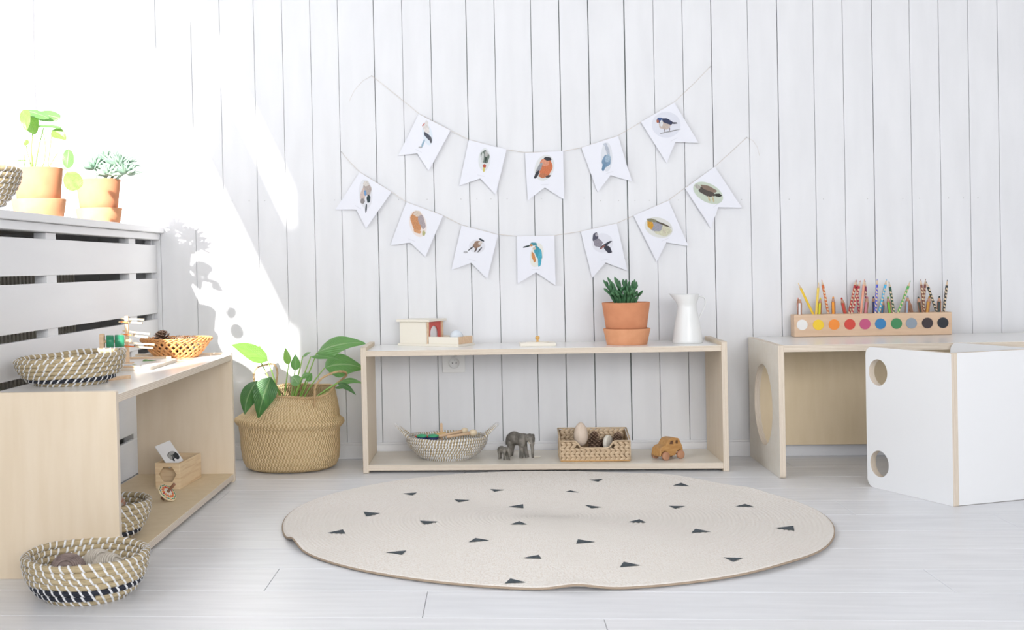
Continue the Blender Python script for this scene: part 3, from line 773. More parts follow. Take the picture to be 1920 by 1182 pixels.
for b_, t_, yb_, yt_, wd_, m_, bd_, fo_, rt_, hint_, wv_ in lv:
    B = at(*b_, yb_); T = at(*t_, yt_)
    put('leaf', leaf_mesh(B, T, wd_*1.12, m_, V(bd_), fold=fo_, hint=hint_, wave=wv_), pl, world=True)
    R0 = root+V(((rt_[0]-560)*.0011, -.02+random.uniform(-.02, .02), 0))
    stem(pl, R0, B, .0019, V((0, 0, .02)) if abs(b_[0]-rt_[0]) > 30 else V((0, 0, 0)), STEMG)

# ------------------------------------------------------------------ terracotta pots
def terracotta(label, x, y, z0, rt_, rb_, z_bot, z_top, cat='flower pot', grp='terracotta flower pots', m=TERRA):
    t = thing('flower_pot', label, cat, (x, y, z_bot), 0, grp)
    h = z_top-z_bot
    MB().lathe([(0.001, 0), (rb_, 0), (rb_+(rt_-rb_)*.5, h*.5), (rt_, h-.0015), (rt_-.001, h), (rt_-.0055, h), (rt_-.0065, h-.004), (rt_-.010, h*.3), (.001, .006)], 56, cap=False).build('pot_wall', m, t)
    MB().lathe([(rt_-.0063, h-.009), (rt_*.5, h-.007), (.0005, h-.0065)], 32, cap=False).build('soil', SOIL, t)
    return t
def saucer(label, x, y, z, rt_, rb_, h, m=TERRAL):
    t = thing('pot_saucer', label, 'saucer', (x, y, z), 0, 'terracotta saucers')
    MB().lathe([(0.001, 0), (rb_, 0), (rb_+.0008, .001), (rt_, h-.0015), (rt_-.001, h), (rt_-.005, h), (rt_-.007, h-.004), (rb_-.005, .0065), (.001, .006)], 56, cap=False).build('dish', m, t)
    return t
PX, PY = .374, -.158
Zt = .3445
q = at(1174, 566, PY-.0); zt3 = q.z; PX = at(1174, 600, PY).x
saucer('terracotta saucer under the cactus pot on the long shelf', PX+.001, PY, Zt, .0655, .0555, at(1174, 618, PY-.06).z-Zt)
terracotta('terracotta pot holding a dark green cactus on the long shelf', PX, PY, Zt, .0668, .0515, Zt+.0068, at(1174, 567, PY).z)
# dark green stick cactus
ca = thing('stick_cactus', 'dark green bushy cactus of upright fingers in the terracotta pot', 'cactus', (PX, PY, zt3-.009))
cb = MB(); random.seed(11)
tips = [((1131, 525), .02), ((1139, 520), -.01), ((1152, 519), 0), ((1156, 522), .01), ((1168, 523), 0), ((1180, 527), .02), ((1190, 524), 0), ((1194, 528), -.02), ((1132, 541), 0), ((1203, 548), 0), ((1140, 535), -.03), ((1148, 530), -.02), ((1160, 532), -.03), ((1170, 530), -.02), ((1176, 536), -.03), ((1184, 534), -.02), ((1188, 540), -.03), ((1165, 541), -.04), ((1154, 545), -.04), ((1178, 548), -.045), ((1192, 552), -.035), ((1146, 549), -.04), ((1196, 550), -.01), ((1161, 526), .03), ((1174, 523), .03), ((1145, 527), .03), ((1186, 529), .03), ((1166, 552), -.045), ((1172, 545), -.05), ((1158, 552), -.05), ((1184, 546), -.045), ((1150, 540), -.04)]
for (px, py), dy in tips:
    T = at(px, py, PY+dy); b0 = V((PX+(T.x-PX)*.45+random.uniform(-.006, .006), PY+dy*.4, zt3-.008))
    if (T-b0).length < .02: b0 = b0+V((0, 0, -.004))
    for nseg in range(2):
        pass
    pts = []; rad = []; N = 12
    for i in range(N+1):
        t = i/N; p = b0.lerp(T, t); p += V((0, 0, .006))*math.sin(PI*t); pts.append(p)
        sg = (t*2) % 1 if t < 1 else 1
        rad.append(max(.0006, .0042*(.55+.45*math.sin(PI*min(1, sg*1.0)))*(1 if t < .93 else (1-t)/.07*.8+.12)))
    cb.tube(pts, rad, 7)
    if random.random() < .8:
        k = random.randint(5, 8); bpt = pts[k]; T2 = bpt+V((random.uniform(-.014, .014), random.uniform(-.02, .005), random.uniform(.012, .024)))
        cb.tube([bpt.lerp(T2, i/6) for i in range(7)], [.002, .0034, .004, .004, .0036, .0026, .0006], 7)
cb.build('fingers', CACT, ca, world=True, kind='stuff')
# sill pots
P1 = V((-1.066, -.85, .7145)); P2 = V((-1.058, -.43, .7145))
zc = at(78, 374, -.85).z; zr = at(78, 316, -.85).z
saucer('terracotta saucer under the round-leaved plant on the window sill', P1.x, P1.y, .7145, .0635, .056, zc-.7145)
terracotta('terracotta pot of the round-leaved plant on the window sill', P1.x, P1.y, 0, .0575, .047, .7215, zr)
zc2 = at(190, 391, -.43).z; zr2 = at(190, 337, -.43).z
saucer('terracotta saucer under the grey-green succulent on the window sill', P2.x, P2.y, .7145, .0625, .055, zc2-.7145)
terracotta('terracotta pot of the grey-green succulent on the window sill', P2.x, P2.y, 0, .060, .047, .7215, zr2)
rp = thing('round_leaf_plant', 'plant with big thin round leaves on long stems by the window', 'plant', (P1.x, P1.y, zr-.008))
rl = [((41, 207), (92, 222), -.86, .036, 'round', (0, 0, .006), V((0, -.5, .9)), LEAFR), ((66, 214), (113, 222), -.83, .040, 'round', (0, 0, .004), V((.1, -.75, .7)), LEAFR),
      ((44, 206), (50, 245), -.90, .032, 'heart', (0, 0, 0), V((-.3, -1, 0)), LEAFL), ((52, 218), (66, 252), -.87, .040, 'heart', (0, 0, 0), V((.3, -1, 0)), LEAFL),
      ((68, 236), (116, 240), -.86, .022, 'round', (0, 0, .006), V((0, -.4, .9)), LEAFR), ((98, 244), (124, 262), -.86, .030, 'heart', (0, 0, .004), V((.2, -.9, .4)), LEAFL),
      ((125, 316), (129, 280), -.90, .034, 'round', (0, 0, 0), V((-.3, -1, 0)), LEAFR), ((124, 324), (146, 356), -.91, .044, 'round', (.004, 0, 0), V((.1, -1, .2)), LEAFL),
      ((49, 262), (49, 273), -.86, .014, 'round', (0, 0, 0), V((0, -1, 0)), LEAFL), ((54, 301), (26, 302), -.87, .006, 'lance', (0, 0, .003), V((0, -.5, .9)), LEAFL)]
for b_, t_, yd, wd_, pf, bd, hi, m_ in rl:
    put('leaf', leaf_mesh(at(*b_, yd), at(*t_, yd-.01), wd_, m_, V(bd), fold=.12, prof=pf, hint=hi, wave=.02), rp, world=True)
for pts in ([(58, 313), (60, 290), (59, 262), (62, 225)], [(66, 313), (70, 285), (80, 245), (82, 240)], [(80, 313), (88, 290), (86, 262), (79, 245)], [(90, 313), (92, 290), (96, 262), (98, 246)], [(92, 314), (100, 298), (106, 290), (108, 288)], [(118, 318), (122, 314), (125, 318), (127, 324)], [(58, 313), (56, 300), (50, 285), (49, 273)], [(47, 313), (46, 304), (45, 295), (46, 290)]):
    q = [at(a, b, -.855) for a, b in pts]; fine = []
    for t in [i/12 for i in range(13)]:
        fine.append(q[0]*(1-t)**3+q[1]*3*t*(1-t)**2+q[2]*3*t*t*(1-t)+q[3]*t**3)
    MB().tube(fine, .0013, 6).build('stem', STEMG, rp, world=True)
MB().tube([at(60, 318, -.855), at(60, 306, -.855), at(59, 288, -.855)], [.004, .0035, .002], 7).build('stem', STEMG, rp, world=True)
sp_ = thing('succulent', 'grey-green succulent of spiky rosettes by the window', 'succulent', (P2.x, P2.y, zr2-.008))
random.seed(5)
for (px, py), dy, n_, L_ in (((178, 312), -.0, 46, .050), ((224, 308), .0, 56, .062), ((203, 324), -.03, 40, .042), ((236, 322), -.02, 34, .052), ((200, 298), .03, 34, .056)):
    c = at(px, py, -.43+dy); rb = MB()
    for i in range(n_):
        f = i/n_; a = i*2.39996; el = R_(88-95*f**.8)
        d = V((math.cos(a)*math.cos(el), math.sin(a)*math.cos(el), math.sin(el)))
        L = L_*(.55+.5*f)*random.uniform(.8, 1.1); p = []
        for k in range(6):
            t = k/5; p.append(c+V((0, 0, -.006))+d*L*t+V((0, 0, .004))*t*t)
        rb.tube(p, [.0018, .0034, .0043, .0040, .0026, .0005], 6, flat_=.7)
    rb.tube([V((P2.x+(c.x-P2.x)*.5, P2.y+dy*.5, zr2-.009)), c], .004, 6)
    rb.build('rosette', SUCC, sp_, world=True, kind='stuff')

# ------------------------------------------------------------------ jug
JX = at(1290, 600, -.145).x
jg = thing('enamel_jug', 'white enamel jug with a curved handle on the long shelf', 'jug', (JX-.002, -.145, Zt))
hj = at(1290, 552, -.145).z-Zt
prof = [(.001, 0), (.0405, 0), (.042, .003), (.0418, .008), (.040, .014), (.0385, .03), (.034, .06), (.0285, .085), (.0262, .1), (.0262, .106), (.0285, .114), (.033, hj-.015), (.0365, hj-.002), (.0372, hj), (.0362, hj-.001), (.032, hj-.016), (.0275, .113), (.0252, .103), (.03, .07), (.038, .01), (.001, .004)]
mb = MB(); mb.lathe(prof, 56, cap=False)
for q in mb.v:   # pull the lip out into a spout on the left
    if q.z > .105:
        f = (q.z-.105)/(hj-.105); a = math.atan2(q.y, -q.x)
        q.x -= .012*f*f*math.exp(-(a/.55)**2); q.z += .0035*f*math.exp(-(a/.6)**2); q.x -= .001*f
        if q.x > .02: q.x -= .003*f
mb.build('body', CREAM, jg)
rope_pts = [at(1305, 564, -.145), at(1311, 558, -.145), at(1318, 556.5, -.145), at(1322, 562, -.145), at(1322, 572, -.145), at(1317, 584, -.145), at(1312, 594, -.145), at(1309.5, 601, -.145)]
fine = []
for i in range(len(rope_pts)-1):
    p0 = rope_pts[max(i-1, 0)]; p1 = rope_pts[i]; p2 = rope_pts[i+1]; p3 = rope_pts[min(i+2, len(rope_pts)-1)]
    for k in range(5):
        t = k/5; fine.append(.5*((2*p1)+(p2-p0)*t+(2*p0-5*p1+4*p2-p3)*t*t+(3*p1-p0-3*p2+p3)*t**3))
fine.append(rope_pts[-1])
MB().tube(fine, .0022, 8, flat_=2.2).build('handle', CREAM, jg, world=True)

# ------------------------------------------------------------------ object permanence box (wooden house, tray and ball)
pb = thing('ball_drop_box', 'pale wooden ball drop box with a red arched doorway and tray', 'toy', (-.098, -.164, Zt), -R_(30))
# local: x from the left end (-.21) to the right end (0), y from 0 (front) to .09
RED = mat('red painted panel', (.60, .10, .085), .5)
board('base_plate', pb, (-.212, 0, 0), (.0, .092, .0065), 'z', (PALEW, PALEW), .002, world=False)
board('front_wall', pb, (-.205, .003, .0065), (-.108, .0075, .071), 'y', (PALEW, PALEW), world=False)
board('rear_wall', pb, (-.205, .085, .0065), (-.108, .0895, .071), 'y', (PALEW, PALEW), world=False)
board('end_wall', pb, (-.205, .0075, .0065), (-.2005, .085, .071), 'x', (PALEW, PALEW), world=False)
arch = [(.024, .008)]+[(.046+.022*math.cos(a), .036+.022*math.sin(a)) for a in [PI-PI*i/14 for i in range(15)]]+[(.068, .008)]
me = plate([rrect(.0125, .0068, .0805, .0705), arch], .004, (RED, RED), .0004, Matrix.Translation((-.1125, 0, 0)) @ AX['x'])
put('doorway_panel', me, pb, label='red panel with a white arched doorway')
MB().box((-.118, .012, .0068), (-.1165, .081, .07)).build('doorway_backing', LAM, pb, smooth=False)
for y0 in (.003, .0805): board('corner_post', pb, (-.1125, y0, .0065), (-.1065, y0+.009, .071), 'x', (OAK, OAK), world=False)
board('lid', pb, (-.213, -.003, .071), (-.0975, .0955, .0775), 'z', (PALEW, PALEW), .002, [circ(-.155, .046, .024, 28)], world=False, label='lid with a round hole')
for a, b, ax in (((-.104, .003, .0065), (-.004, .0085, .0275), 'y'), ((-.104, .0835, .0065), (-.004, .089, .0275), 'y'), ((-.0095, .0086, .0065), (-.004, .0834, .0275), 'x')):
    board('tray_wall', pb, a, b, ax, ((PALEW, PALEW) if ax == 'y' else (OAK, OAK)), .001, world=False)
bp2 = pm(pb) @ V((-.034, .045, .0065+.0195))
t = thing('ball', 'white ball lying in the tray of the ball drop box', 'ball', bp2)
MB().ball((0, 0, 0), .0194, 24).build('ball_shell', mat('bluish white ball', (.72, .78, .84), .5), t)

# knobbed puzzle board
kp = thing('knobbed_puzzle', 'thin pale wooden puzzle board with one small turned knob', 'puzzle', (at(1008, 640, -.16).x, -.155, Zt), .03)
board('base_plate', kp, (-.0505, -.03, 0), (.0505, .035, .0085), 'z', (PALEW, PALEW), .002, world=False)
MB().lathe([(.033, .0085), (.033, .0105), (.031, .0108), (.0, .0108)], 32, sy=.75, cap=False).build('inset', PALEW, kp)
KN = mat('honey varnished knob', (.72, .42, .13), .3)
MB().lathe([(.0055, .0108), (.003, .014), (.0026, .0155), (.0055, .019), (.0066, .0225), (.0055, .026), (.002, .0275), (.0, .0276)], 20, cap=False).build('knob', KN, kp)

# double wall socket
sk = thing('wall_socket', 'white double wall socket mounted under the long shelf top', 'socket', (-.118, -.0005, .288))
put('cover_plate', plate([rrect(-.034, -.031, .034, .046, .004)], .005, (SOCK,), .0012, Matrix.Translation((0, -.0025, 0)) @ Matrix.Rotation(PI/2, 4, 'X')), sk)
for dz in (.002, .036):
    M_ = Matrix.Translation((.002, -.005, dz-.004)) @ Matrix.Rotation(PI/2, 4, 'X')
    rg_ = MB().lathe([(.0155, .0), (.0165, .0035), (.0155, .004), (.0145, .001), (.0, .0012)], 32, M=M_, cap=False).build('socket_ring', SOCK, sk)
    h = MB()
    for dx in (-.0055, .0055): h.lathe([(.0018, .001), (.0018, .0016)], 10, M=M_ @ Matrix.Translation((dx, 0, 0)))
    h.build('pin_hole', HOLE, rg_, smooth=False)
    MB().lathe([(.0016, .001), (.0016, .007)], 10, M=M_ @ Matrix.Translation((0, .009, 0))).build('earth_pin', mat('steel', (.5, .52, .5), .3, metal=.8), rg_, smooth=False)
# ------------------------------------------------------------------ elephants
def elephant(label, loc, yaw, s):
    t = thing('elephant_figure', label, 'elephant figure', loc, yaw, 'grey elephant figures')
    k = .001*s
    def P(*a): return V(a)*k
    def Hd(x, y, z):
        a = -.38; dx = x-26; return V((31+dx*math.cos(a)-y*math.sin(a), dx*math.sin(a)+y*math.cos(a), z))*k
    def B(v, r): return ('b', v, r)
    trunk = [Hd(44, 0, 60), Hd(51, 0, 48), Hd(54, 0, 32), Hd(54, 0, 17), Hd(56, 0, 3)]
    parts = [('b', P(-20, 0, 58), (25*k, 20*k, 23*k)), ('b', P(4, 0, 56), (24*k, 18*k, 21*k)), ('b', P(-34, 0, 54), (16*k, 18*k, 20*k)),
             ('t', [P(14, 0, 62), Hd(32, 0, 63)], [16*k, 12*k]), ('b', Hd(36, 0, 64), 14*k), ('b', Hd(40, 0, 70), 9.5*k), ('b', Hd(44, 0, 60), 9*k),
             ('t', trunk, [9*k, 7*k, 5.4*k, 4.4*k, 3.8*k])]
    for hip, knee, foot, r0 in ((P(14, -9, 46), P(15, -11, 24), P(14, -11, -.8), 10), (P(10, 10, 46), P(14, 11, 24), P(20, 11, -.8), 10), (P(-32, -9, 46), P(-30, -11, 24), P(-36, -11, -.8), 12), (P(-34, 9, 46), P(-38, 11, 24), P(-44, 11, -.8), 12)):
        parts += [('t', [hip, knee, foot], [r0*k, 7*k, 7.4*k]), B(hip, r0*k)]
    parts += [('t', [P(-48, 0, 62), P(-53, 0, 50), P(-54, 0, 34)], [3*k, 2.4*k, 1.8*k])]
    put('body', fused(parts, max(.0011*s, .0008), GRAYEL, 5), t)
    if s > .8:
        for sy in (-1, 1): MB().tube([Hd(44, sy*7, 55), Hd(52, sy*9, 49), Hd(58, sy*8, 50)], [1.8*k, 1.5*k, .5*k], 6).build('tusk', IVORY, t)
    for sy in (-1, 1):
        MB().ball(Hd(45, sy*9.5, 67), 1.2*k, 8).build('eye', HOLE, t)
        vs = []; fs = []; N = 16; K = 4
        for j in range(K+1):
            r = j/K
            for i in range(N):
                a = 2*PI*i/N; rz = 20*(1-.15*math.sin(a))*(1+.05*math.sin(3*a))
                vs.append(Hd(30-r*(5+5*math.cos(a))-1.5*math.sin(i*2.2)*r*r, sy*(8+r*11.5*(1+math.cos(a))+(1-r)*6), 58+r*rz*math.sin(a)))
        for j in range(K):
            for i in range(N): fs.append((j*N+i, j*N+(i+1) % N, (j+1)*N+(i+1) % N, (j+1)*N+i))
        o = put('ear', mesh(vs, fs, GRAYEL, smooth=True), t); sm = o.modifiers.new('s', 'SOLIDIFY'); sm.thickness = 2*k; sm.offset = 0
    return t
e1 = at(978, 860, -.152)
elephant('large grey elephant figure with spread ears on the lower middle shelf', (at(976, 850, -.15).x-.002, -.148, .0248), -R_(38), .90)
elephant('small grey baby elephant figure beside the large one', (at(945, 850, -.19).x, -.188, .0244), -R_(48), .47)
dsh = thing('wooden_petal', 'pale flat oval wooden petal lying by the large elephant', 'toy', (at(1006, 858, -.16).x, -.155, .0245))
MB().ball((0, 0, .0016), (.0125, .006, .0018), 16).build('petal_body', PALEW, dsh)

# ------------------------------------------------------------------ hyacinth basket (plaited, scooped front)
x0, x1, y0, y1, zb = .1795, .3740, -.236, -.128, .0245
hb = thing('hyacinth_basket', 'rectangular braided water hyacinth basket with a scooped front', 'basket', ((x0+x1)/2, (y0+y1)/2, zb))
strand = MB(); strand.ball((0, 0, 0), (.0102, .0036, .0046), 8); sm_ = mesh(strand.v, strand.f, HYAC, smooth=True)
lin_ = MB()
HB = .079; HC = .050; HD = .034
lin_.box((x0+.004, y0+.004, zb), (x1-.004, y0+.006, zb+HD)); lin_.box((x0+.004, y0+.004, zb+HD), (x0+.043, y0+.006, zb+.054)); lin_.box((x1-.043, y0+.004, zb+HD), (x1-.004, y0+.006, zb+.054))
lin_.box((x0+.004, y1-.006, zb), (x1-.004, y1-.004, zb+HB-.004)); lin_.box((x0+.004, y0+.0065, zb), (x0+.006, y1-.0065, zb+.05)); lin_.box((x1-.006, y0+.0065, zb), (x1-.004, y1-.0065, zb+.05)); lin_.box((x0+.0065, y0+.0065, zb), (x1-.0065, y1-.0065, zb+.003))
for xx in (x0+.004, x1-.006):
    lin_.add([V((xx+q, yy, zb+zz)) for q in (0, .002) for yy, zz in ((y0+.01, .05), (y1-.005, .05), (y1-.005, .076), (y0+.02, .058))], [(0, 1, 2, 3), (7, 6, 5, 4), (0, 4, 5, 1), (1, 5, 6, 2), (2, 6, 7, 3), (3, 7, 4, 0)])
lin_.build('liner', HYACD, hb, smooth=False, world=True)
def strands(p, d, nrm_y, length, z, lean):
    n_ = int(length/.0135)
    for i in range(n_):
        f = (i+.5)/n_; q = V(p)+V(d)*length*f+V((0, 0, z))
        o = bpy.data.objects.new('wicker_strand', sm_); C.objects.link(o); o.parent = hb
        o.location = q-hb.location
        a = math.atan2(d[1], d[0]); o.rotation_euler = (0, -lean+random.uniform(-.08, .08), a); o.scale = (random.uniform(.9, 1.08),)*3
for r in range(6):
    z = .0055+r*.0088; ln = .5 if r % 2 == 0 else -.5
    if z < HD-.001: strands((x0+.002, y0+.003, zb), (1, 0, 0), 1, x1-x0-.004, z, ln)
    elif z < .056:
        e = .054-.5*(.056-z); strands((x0+.002, y0+.003, zb), (1, 0, 0), 1, e-.004, z, ln); strands((x1-e+.002, y0+.003, zb), (1, 0, 0), 1, e-.004, z, ln)
    if z < .056:
        for xx in (x0+.003, x1-.003): strands((xx, y0+.006, zb), (0, 1, 0), 1, y1-y0-.012, z, ln)
for r in range(4): strands((x0+.008, y1-.007, zb), (1, 0, 0), 1, x1-x0-.016, .046+r*.0088, .5 if r % 2 else -.5)
def rim(pts, m=HYAC, r=.0024): MB().tube([V(p) for p in pts], r, 7).build('rim', m, hb, world=True)
a = .051
rim([(x0+.001, y1-.003, zb+HB), (x0+.001, y0+.02, zb+.062), (x0+.001, y0+.002, zb+.0565), (x0+a-.008, y0+.001, zb+.0565), (x0+a-.001, y0+.001, zb+.050), (x0+a+.006, y0+.001, zb+.040), (x0+a+.014, y0+.001, zb+HD+.003), (x1-a-.014, y0+.001, zb+HD+.003), (x1-a-.006, y0+.001, zb+.040), (x1-a+.001, y0+.001, zb+.050), (x1-a+.008, y0+.001, zb+.0565), (x1-.001, y0+.002, zb+.0565), (x1-.001, y0+.02, zb+.062), (x1-.001, y1-.003, zb+HB)])
rim([(x0+.001, y1-.003, zb+HB), (x1-.001, y1-.003, zb+HB)])
rim([(x0+.002, y0-.001, zb+.002), (x1-.002, y0-.001, zb+.002)], m=mat('honey reed', (.70, .42, .18), .6), r=.0016)
for xx in (x0+.001, x1-.001): rim([(xx, y0+.001, zb+.002), (xx, y0+.001, zb+.056)], r=.0016)
def egg(name, label, cat, c, r, h, m, rot=(0, 0, 0)):
    t = thing(name, label, cat, c, rot=rot)
    pr_ = [(max(.0003, r*math.sin(a)*(1-.12*math.cos(a+PI))), -h*math.cos(a)) for a in [PI*i/22 for i in range(23)]]
    MB().lathe(pr_, 28, cap=False).build('egg_body', m, t)
ec = at(1089, 814.5, -.2)
egg('wooden_egg', 'pale wooden egg standing on end in the hyacinth basket', 'egg', (ec.x, -.2, ec.z), .0195, .0335, RAW)
dc = at(1139, 830, -.17)
t = thing('wooden_disc', 'pale wooden disc standing on edge in the hyacinth basket', 'disc', (dc.x+.001, -.172, dc.z-.001), rot=(0, 0, 0))
MB().lathe([(.0005, -.0055), (.0205, -.0055), (.0215, -.0045), (.0215, .0045), (.0205, .0055), (.0005, .0055)], 40, M=Matrix.Rotation(R_(-20), 4, 'Z') @ Matrix.Rotation(PI/2, 4, 'Y') @ Matrix.Rotation(.2, 4, 'X'), cap=False).build('disc_body', PALEW, t)
def pinecone(label, c, r, h, rot=(0, 0, 0), grp='pine cones', nsc=90, openness=1.0):
    t = thing('pine_cone', label, 'pine cone', c, rot=rot, group=grp)
    mb = MB(); mb.lathe([(.001, -h*.5), (r*.35, -h*.35), (r*.4, 0), (r*.2, h*.4), (.001, h*.5)], 10, cap=False)
    for i in range(nsc):
        f = i/nsc; a = i*2.39996; z = -h*.5+h*.98*f
        rr = r*(math.sin(PI*min(1, (f*.86+.1)))**.7); el = R_(-12+70*f)*openness
        d = V((math.cos(a)*math.cos(el), math.sin(a)*math.cos(el), math.sin(el))); sd = V((-math.sin(a), math.cos(a), 0)); u_ = d.cross(sd)
        b0 = V((0, 0, z)); w_ = r*.17; L = rr
        v = [b0+d*L*.2-sd*w_*.4, b0+d*L*.2+sd*w_*.4, b0+d*L*.85+sd*w_, b0+d*L+sd*w_*.2, b0+d*L-sd*w_*.2, b0+d*L*.85-sd*w_]
        v += [q-u_*r*-.07 for q in v]
        mb.add(v, [(5, 4, 3, 2, 1, 0), (6, 7, 8, 9, 10, 11), (0, 1, 7, 6), (1, 2, 8, 7), (5, 0, 6, 11)], 0)
        mb.add([v[2], v[3], v[4], v[5], v[8], v[9], v[10], v[11]], [(0, 1, 5, 4), (1, 2, 6, 5), (2, 3, 7, 6)], 1)
    mb.build('scales', (PINEC, PINECT), t, smooth=False, kind='stuff')
c = at(1113, 827, -.17); pinecone('large dark pine cone beside the wooden egg in the hyacinth basket', (c.x, -.172, c.z-.003), .020, .056, (R_(-8), R_(8), 0))
c = at(1158, 822, -.155); pinecone('dark pine cone at the right end of the hyacinth basket', (c.x, -.158, c.z-.004), .017, .036, (R_(15), 0, .5))
c = at(1127, 826, -.15); pinecone('pine cone half hidden behind the wooden disc', (c.x, -.150, c.z-.010), .015, .032, (R_(60), 0, .8))

# ------------------------------------------------------------------ wooden car
cc = at(1251, 856, -.19)
car = thing('wooden_car', 'small honey-coloured wooden toy car with round wheels', 'toy car', (cc.x+.0015, -.192, .0242), PI+R_(33))
bodyp = [(-.0405, .024), (-.037, .036), (-.030, .050), (-.024, .0575), (-.008, .0605), (.006, .0585), (.012, .054), (.020, .042), (.030, .040), (.039, .035), (.043, .026), (.0435, .014), (.0397, .010)]
for cxw in (.026, -.027):
    bodyp += [(cxw+.0125*math.cos(a), .012+.0125*math.sin(a)) for a in [PI*i/8 for i in range(1, 8)]]
    if cxw > 0: bodyp += [(.012, .010), (-.012, .010)]
wins = [rrect(-.0235, .0425, -.0140, .0520, .0035, 4), [(-.0065, .0425), (.0075, .0425), (.0055, .0485), (.0025, .0515), (-.0065, .0515)]]
me = plate([bodyp]+wins, .036, (TOYW,), .0022, AX['y'] @ Matrix(((0, 1, 0, 0), (1, 0, 0, 0), (0, 0, -1, 0), (0, 0, 0, 1))), 3)
put('car_body', me, car)
MB().box((-.026, -.0145, .039), (.011, .0145, .0545)).build('recess_shade_block', DARKIN, car, smooth=False)  # dark block added behind the window holes as painted shade
for cxw in (.026, -.027):
    for sy in (-1, 1):
        MB().lathe([(.0005, -.0045), (.0105, -.0045), (.0118, -.0035), (.0118, .0035), (.0105, .0045), (.0005, .0045)], 28, M=Matrix.Translation((cxw, sy*.0215, .0118)) @ Matrix.Rotation(PI/2, 4, 'X'), cap=False).build('wheel', WHEELW, car)
    MB().tube([(cxw, -.02, .0118), (cxw, .02, .0118)], .0025, 8).build('axle', WHEELW, car)

# ------------------------------------------------------------------ left shelf, upper board
ZL = .349
def FL(px, py, z=ZL): return onz(px, py, z)
# tray
ty0 = FL(240, 697).y; tr = thing('wooden_tray', 'flat pale wooden tray with raised edge rails on the left shelf', 'tray', (-.87, -.72, ZL))
TXL, TXR, TY0, TY1 = -.966, -.800, -.885, -.600
put('tray_plate', plate([rrect(TXL, TY0, TXR, TY1, .03)], .008, (LAMG, PLY), .0008, Matrix.Translation((0, 0, ZL+.004))), tr, True)
board('rail', tr, (TXL+.02, TY0+.004, ZL+.008), (TXR-.02, TY0+.009, ZL+.0115), 'y', (OAK, OAK), 0)
board('rail', tr, (TXL+.02, TY1-.009, ZL+.008), (TXR-.02, TY1-.004, ZL+.013), 'y', (OAK, OAK), 0)
lf = thing('fallen_leaf', 'small glossy green leaf lying on the wooden tray', 'leaf', FL(270, 685, ZL+.01))
put('leaf_blade', leaf_mesh(at(263, 684, -.70), at(293, 677, -.67), .022, LEAFM, V((0, 0, .012)), fold=.3, hint=V((0, -.5, .9)), wave=.1), lf, True)
put('leaf_blade', leaf_mesh(at(277, 687, -.74), at(296, 686, -.71), .012, LEAFM, V((0, 0, .006)), fold=.3, hint=V((0, -.4, .9))), lf, True)
put('leaf_blade', leaf_mesh(at(247, 683, -.80), at(263, 685, -.78), .008, mat('olive leaf', (.3, .33, .08), .5), V((0, 0, .002)), hint=V((0, -.4, .9))), lf, True)
# wooden stand
YP = -.80
ws = thing('wooden_stand', 'upright beech stick on a square foot holding three clothes pegs', 'stand', (at(240, 690, YP).x, YP, ZL+.012))
px_ = at(240, 690, YP).x
MB().box((px_-.0125, YP-.011, ZL+.0118), (px_+.0125, YP+.011, at(240, 681, YP-.011).z)).build('foot', OAK, ws, smooth=False, world=True)
MB().box((px_-.0045, YP-.0035, ZL+.015), (px_+.0035, YP+.0035, at(237, 593, YP).z)).build('stick', OAK, ws, smooth=False, world=True)
ORB = mat('orange peg paint', (.85, .22, .06), .5); PEG = mat('pale peg wood', (.74, .60, .40), .5)
def peg(label, L_, R_x, y0_, bend=0):
    a = at(*L_, YP-.009); b = at(*R_x, YP-.012); t = thing('clothes_peg', label, 'clothes peg', a, 0, 'clothes pegs on the wooden stand')
    d = b-a; M_ = d.to_track_quat('X', 'Z').to_matrix().to_4x4(); Ln = d.length
    for sgn in (-1, 1):
        me = plate([[(0, -.0014), (Ln*.45, -.0017), (Ln, -.0022), (Ln, .0022), (Ln*.45, .0017), (0, .0014)]], .006, (PEG,), .0003, M_ @ Matrix.Translation((0, 0, sgn*.0036)) @ Matrix.Rotation(PI/2, 4, 'X') @ Matrix.Rotation(0, 4, 'Z'))
        me.transform(Matrix.Translation((0, .0 if sgn < 0 else .013, 0)))
        put('prong', me, t)
    put('paint_band', plate([[(.0055, -.0012), (Ln*.42, -.0012), (Ln*.42, .0014), (.0055, .0014)]], .0008, (ORB,), .0001, M_ @ Matrix.Translation((0, -.0034, -.0032)) @ Matrix.Rotation(PI/2, 4, 'X')), t, label='orange painted stripe')
    MB().lathe([(.0024, -.008), (.0024, .012)], 10, M=M_ @ Matrix.Translation((Ln*.46, 0, 0)) @ Matrix.Rotation(PI/2, 4, 'X')).build('spring', mat('spring steel', (.35, .3, .25), .4, metal=.6), t)
peg('top clothes peg on the wooden stand', (223, 601), (267, 603), 0)
peg('middle clothes peg on the wooden stand', (227, 624), (278, 630), 0)
peg('bottom clothes peg on the wooden stand', (229, 646), (287, 650), 0)
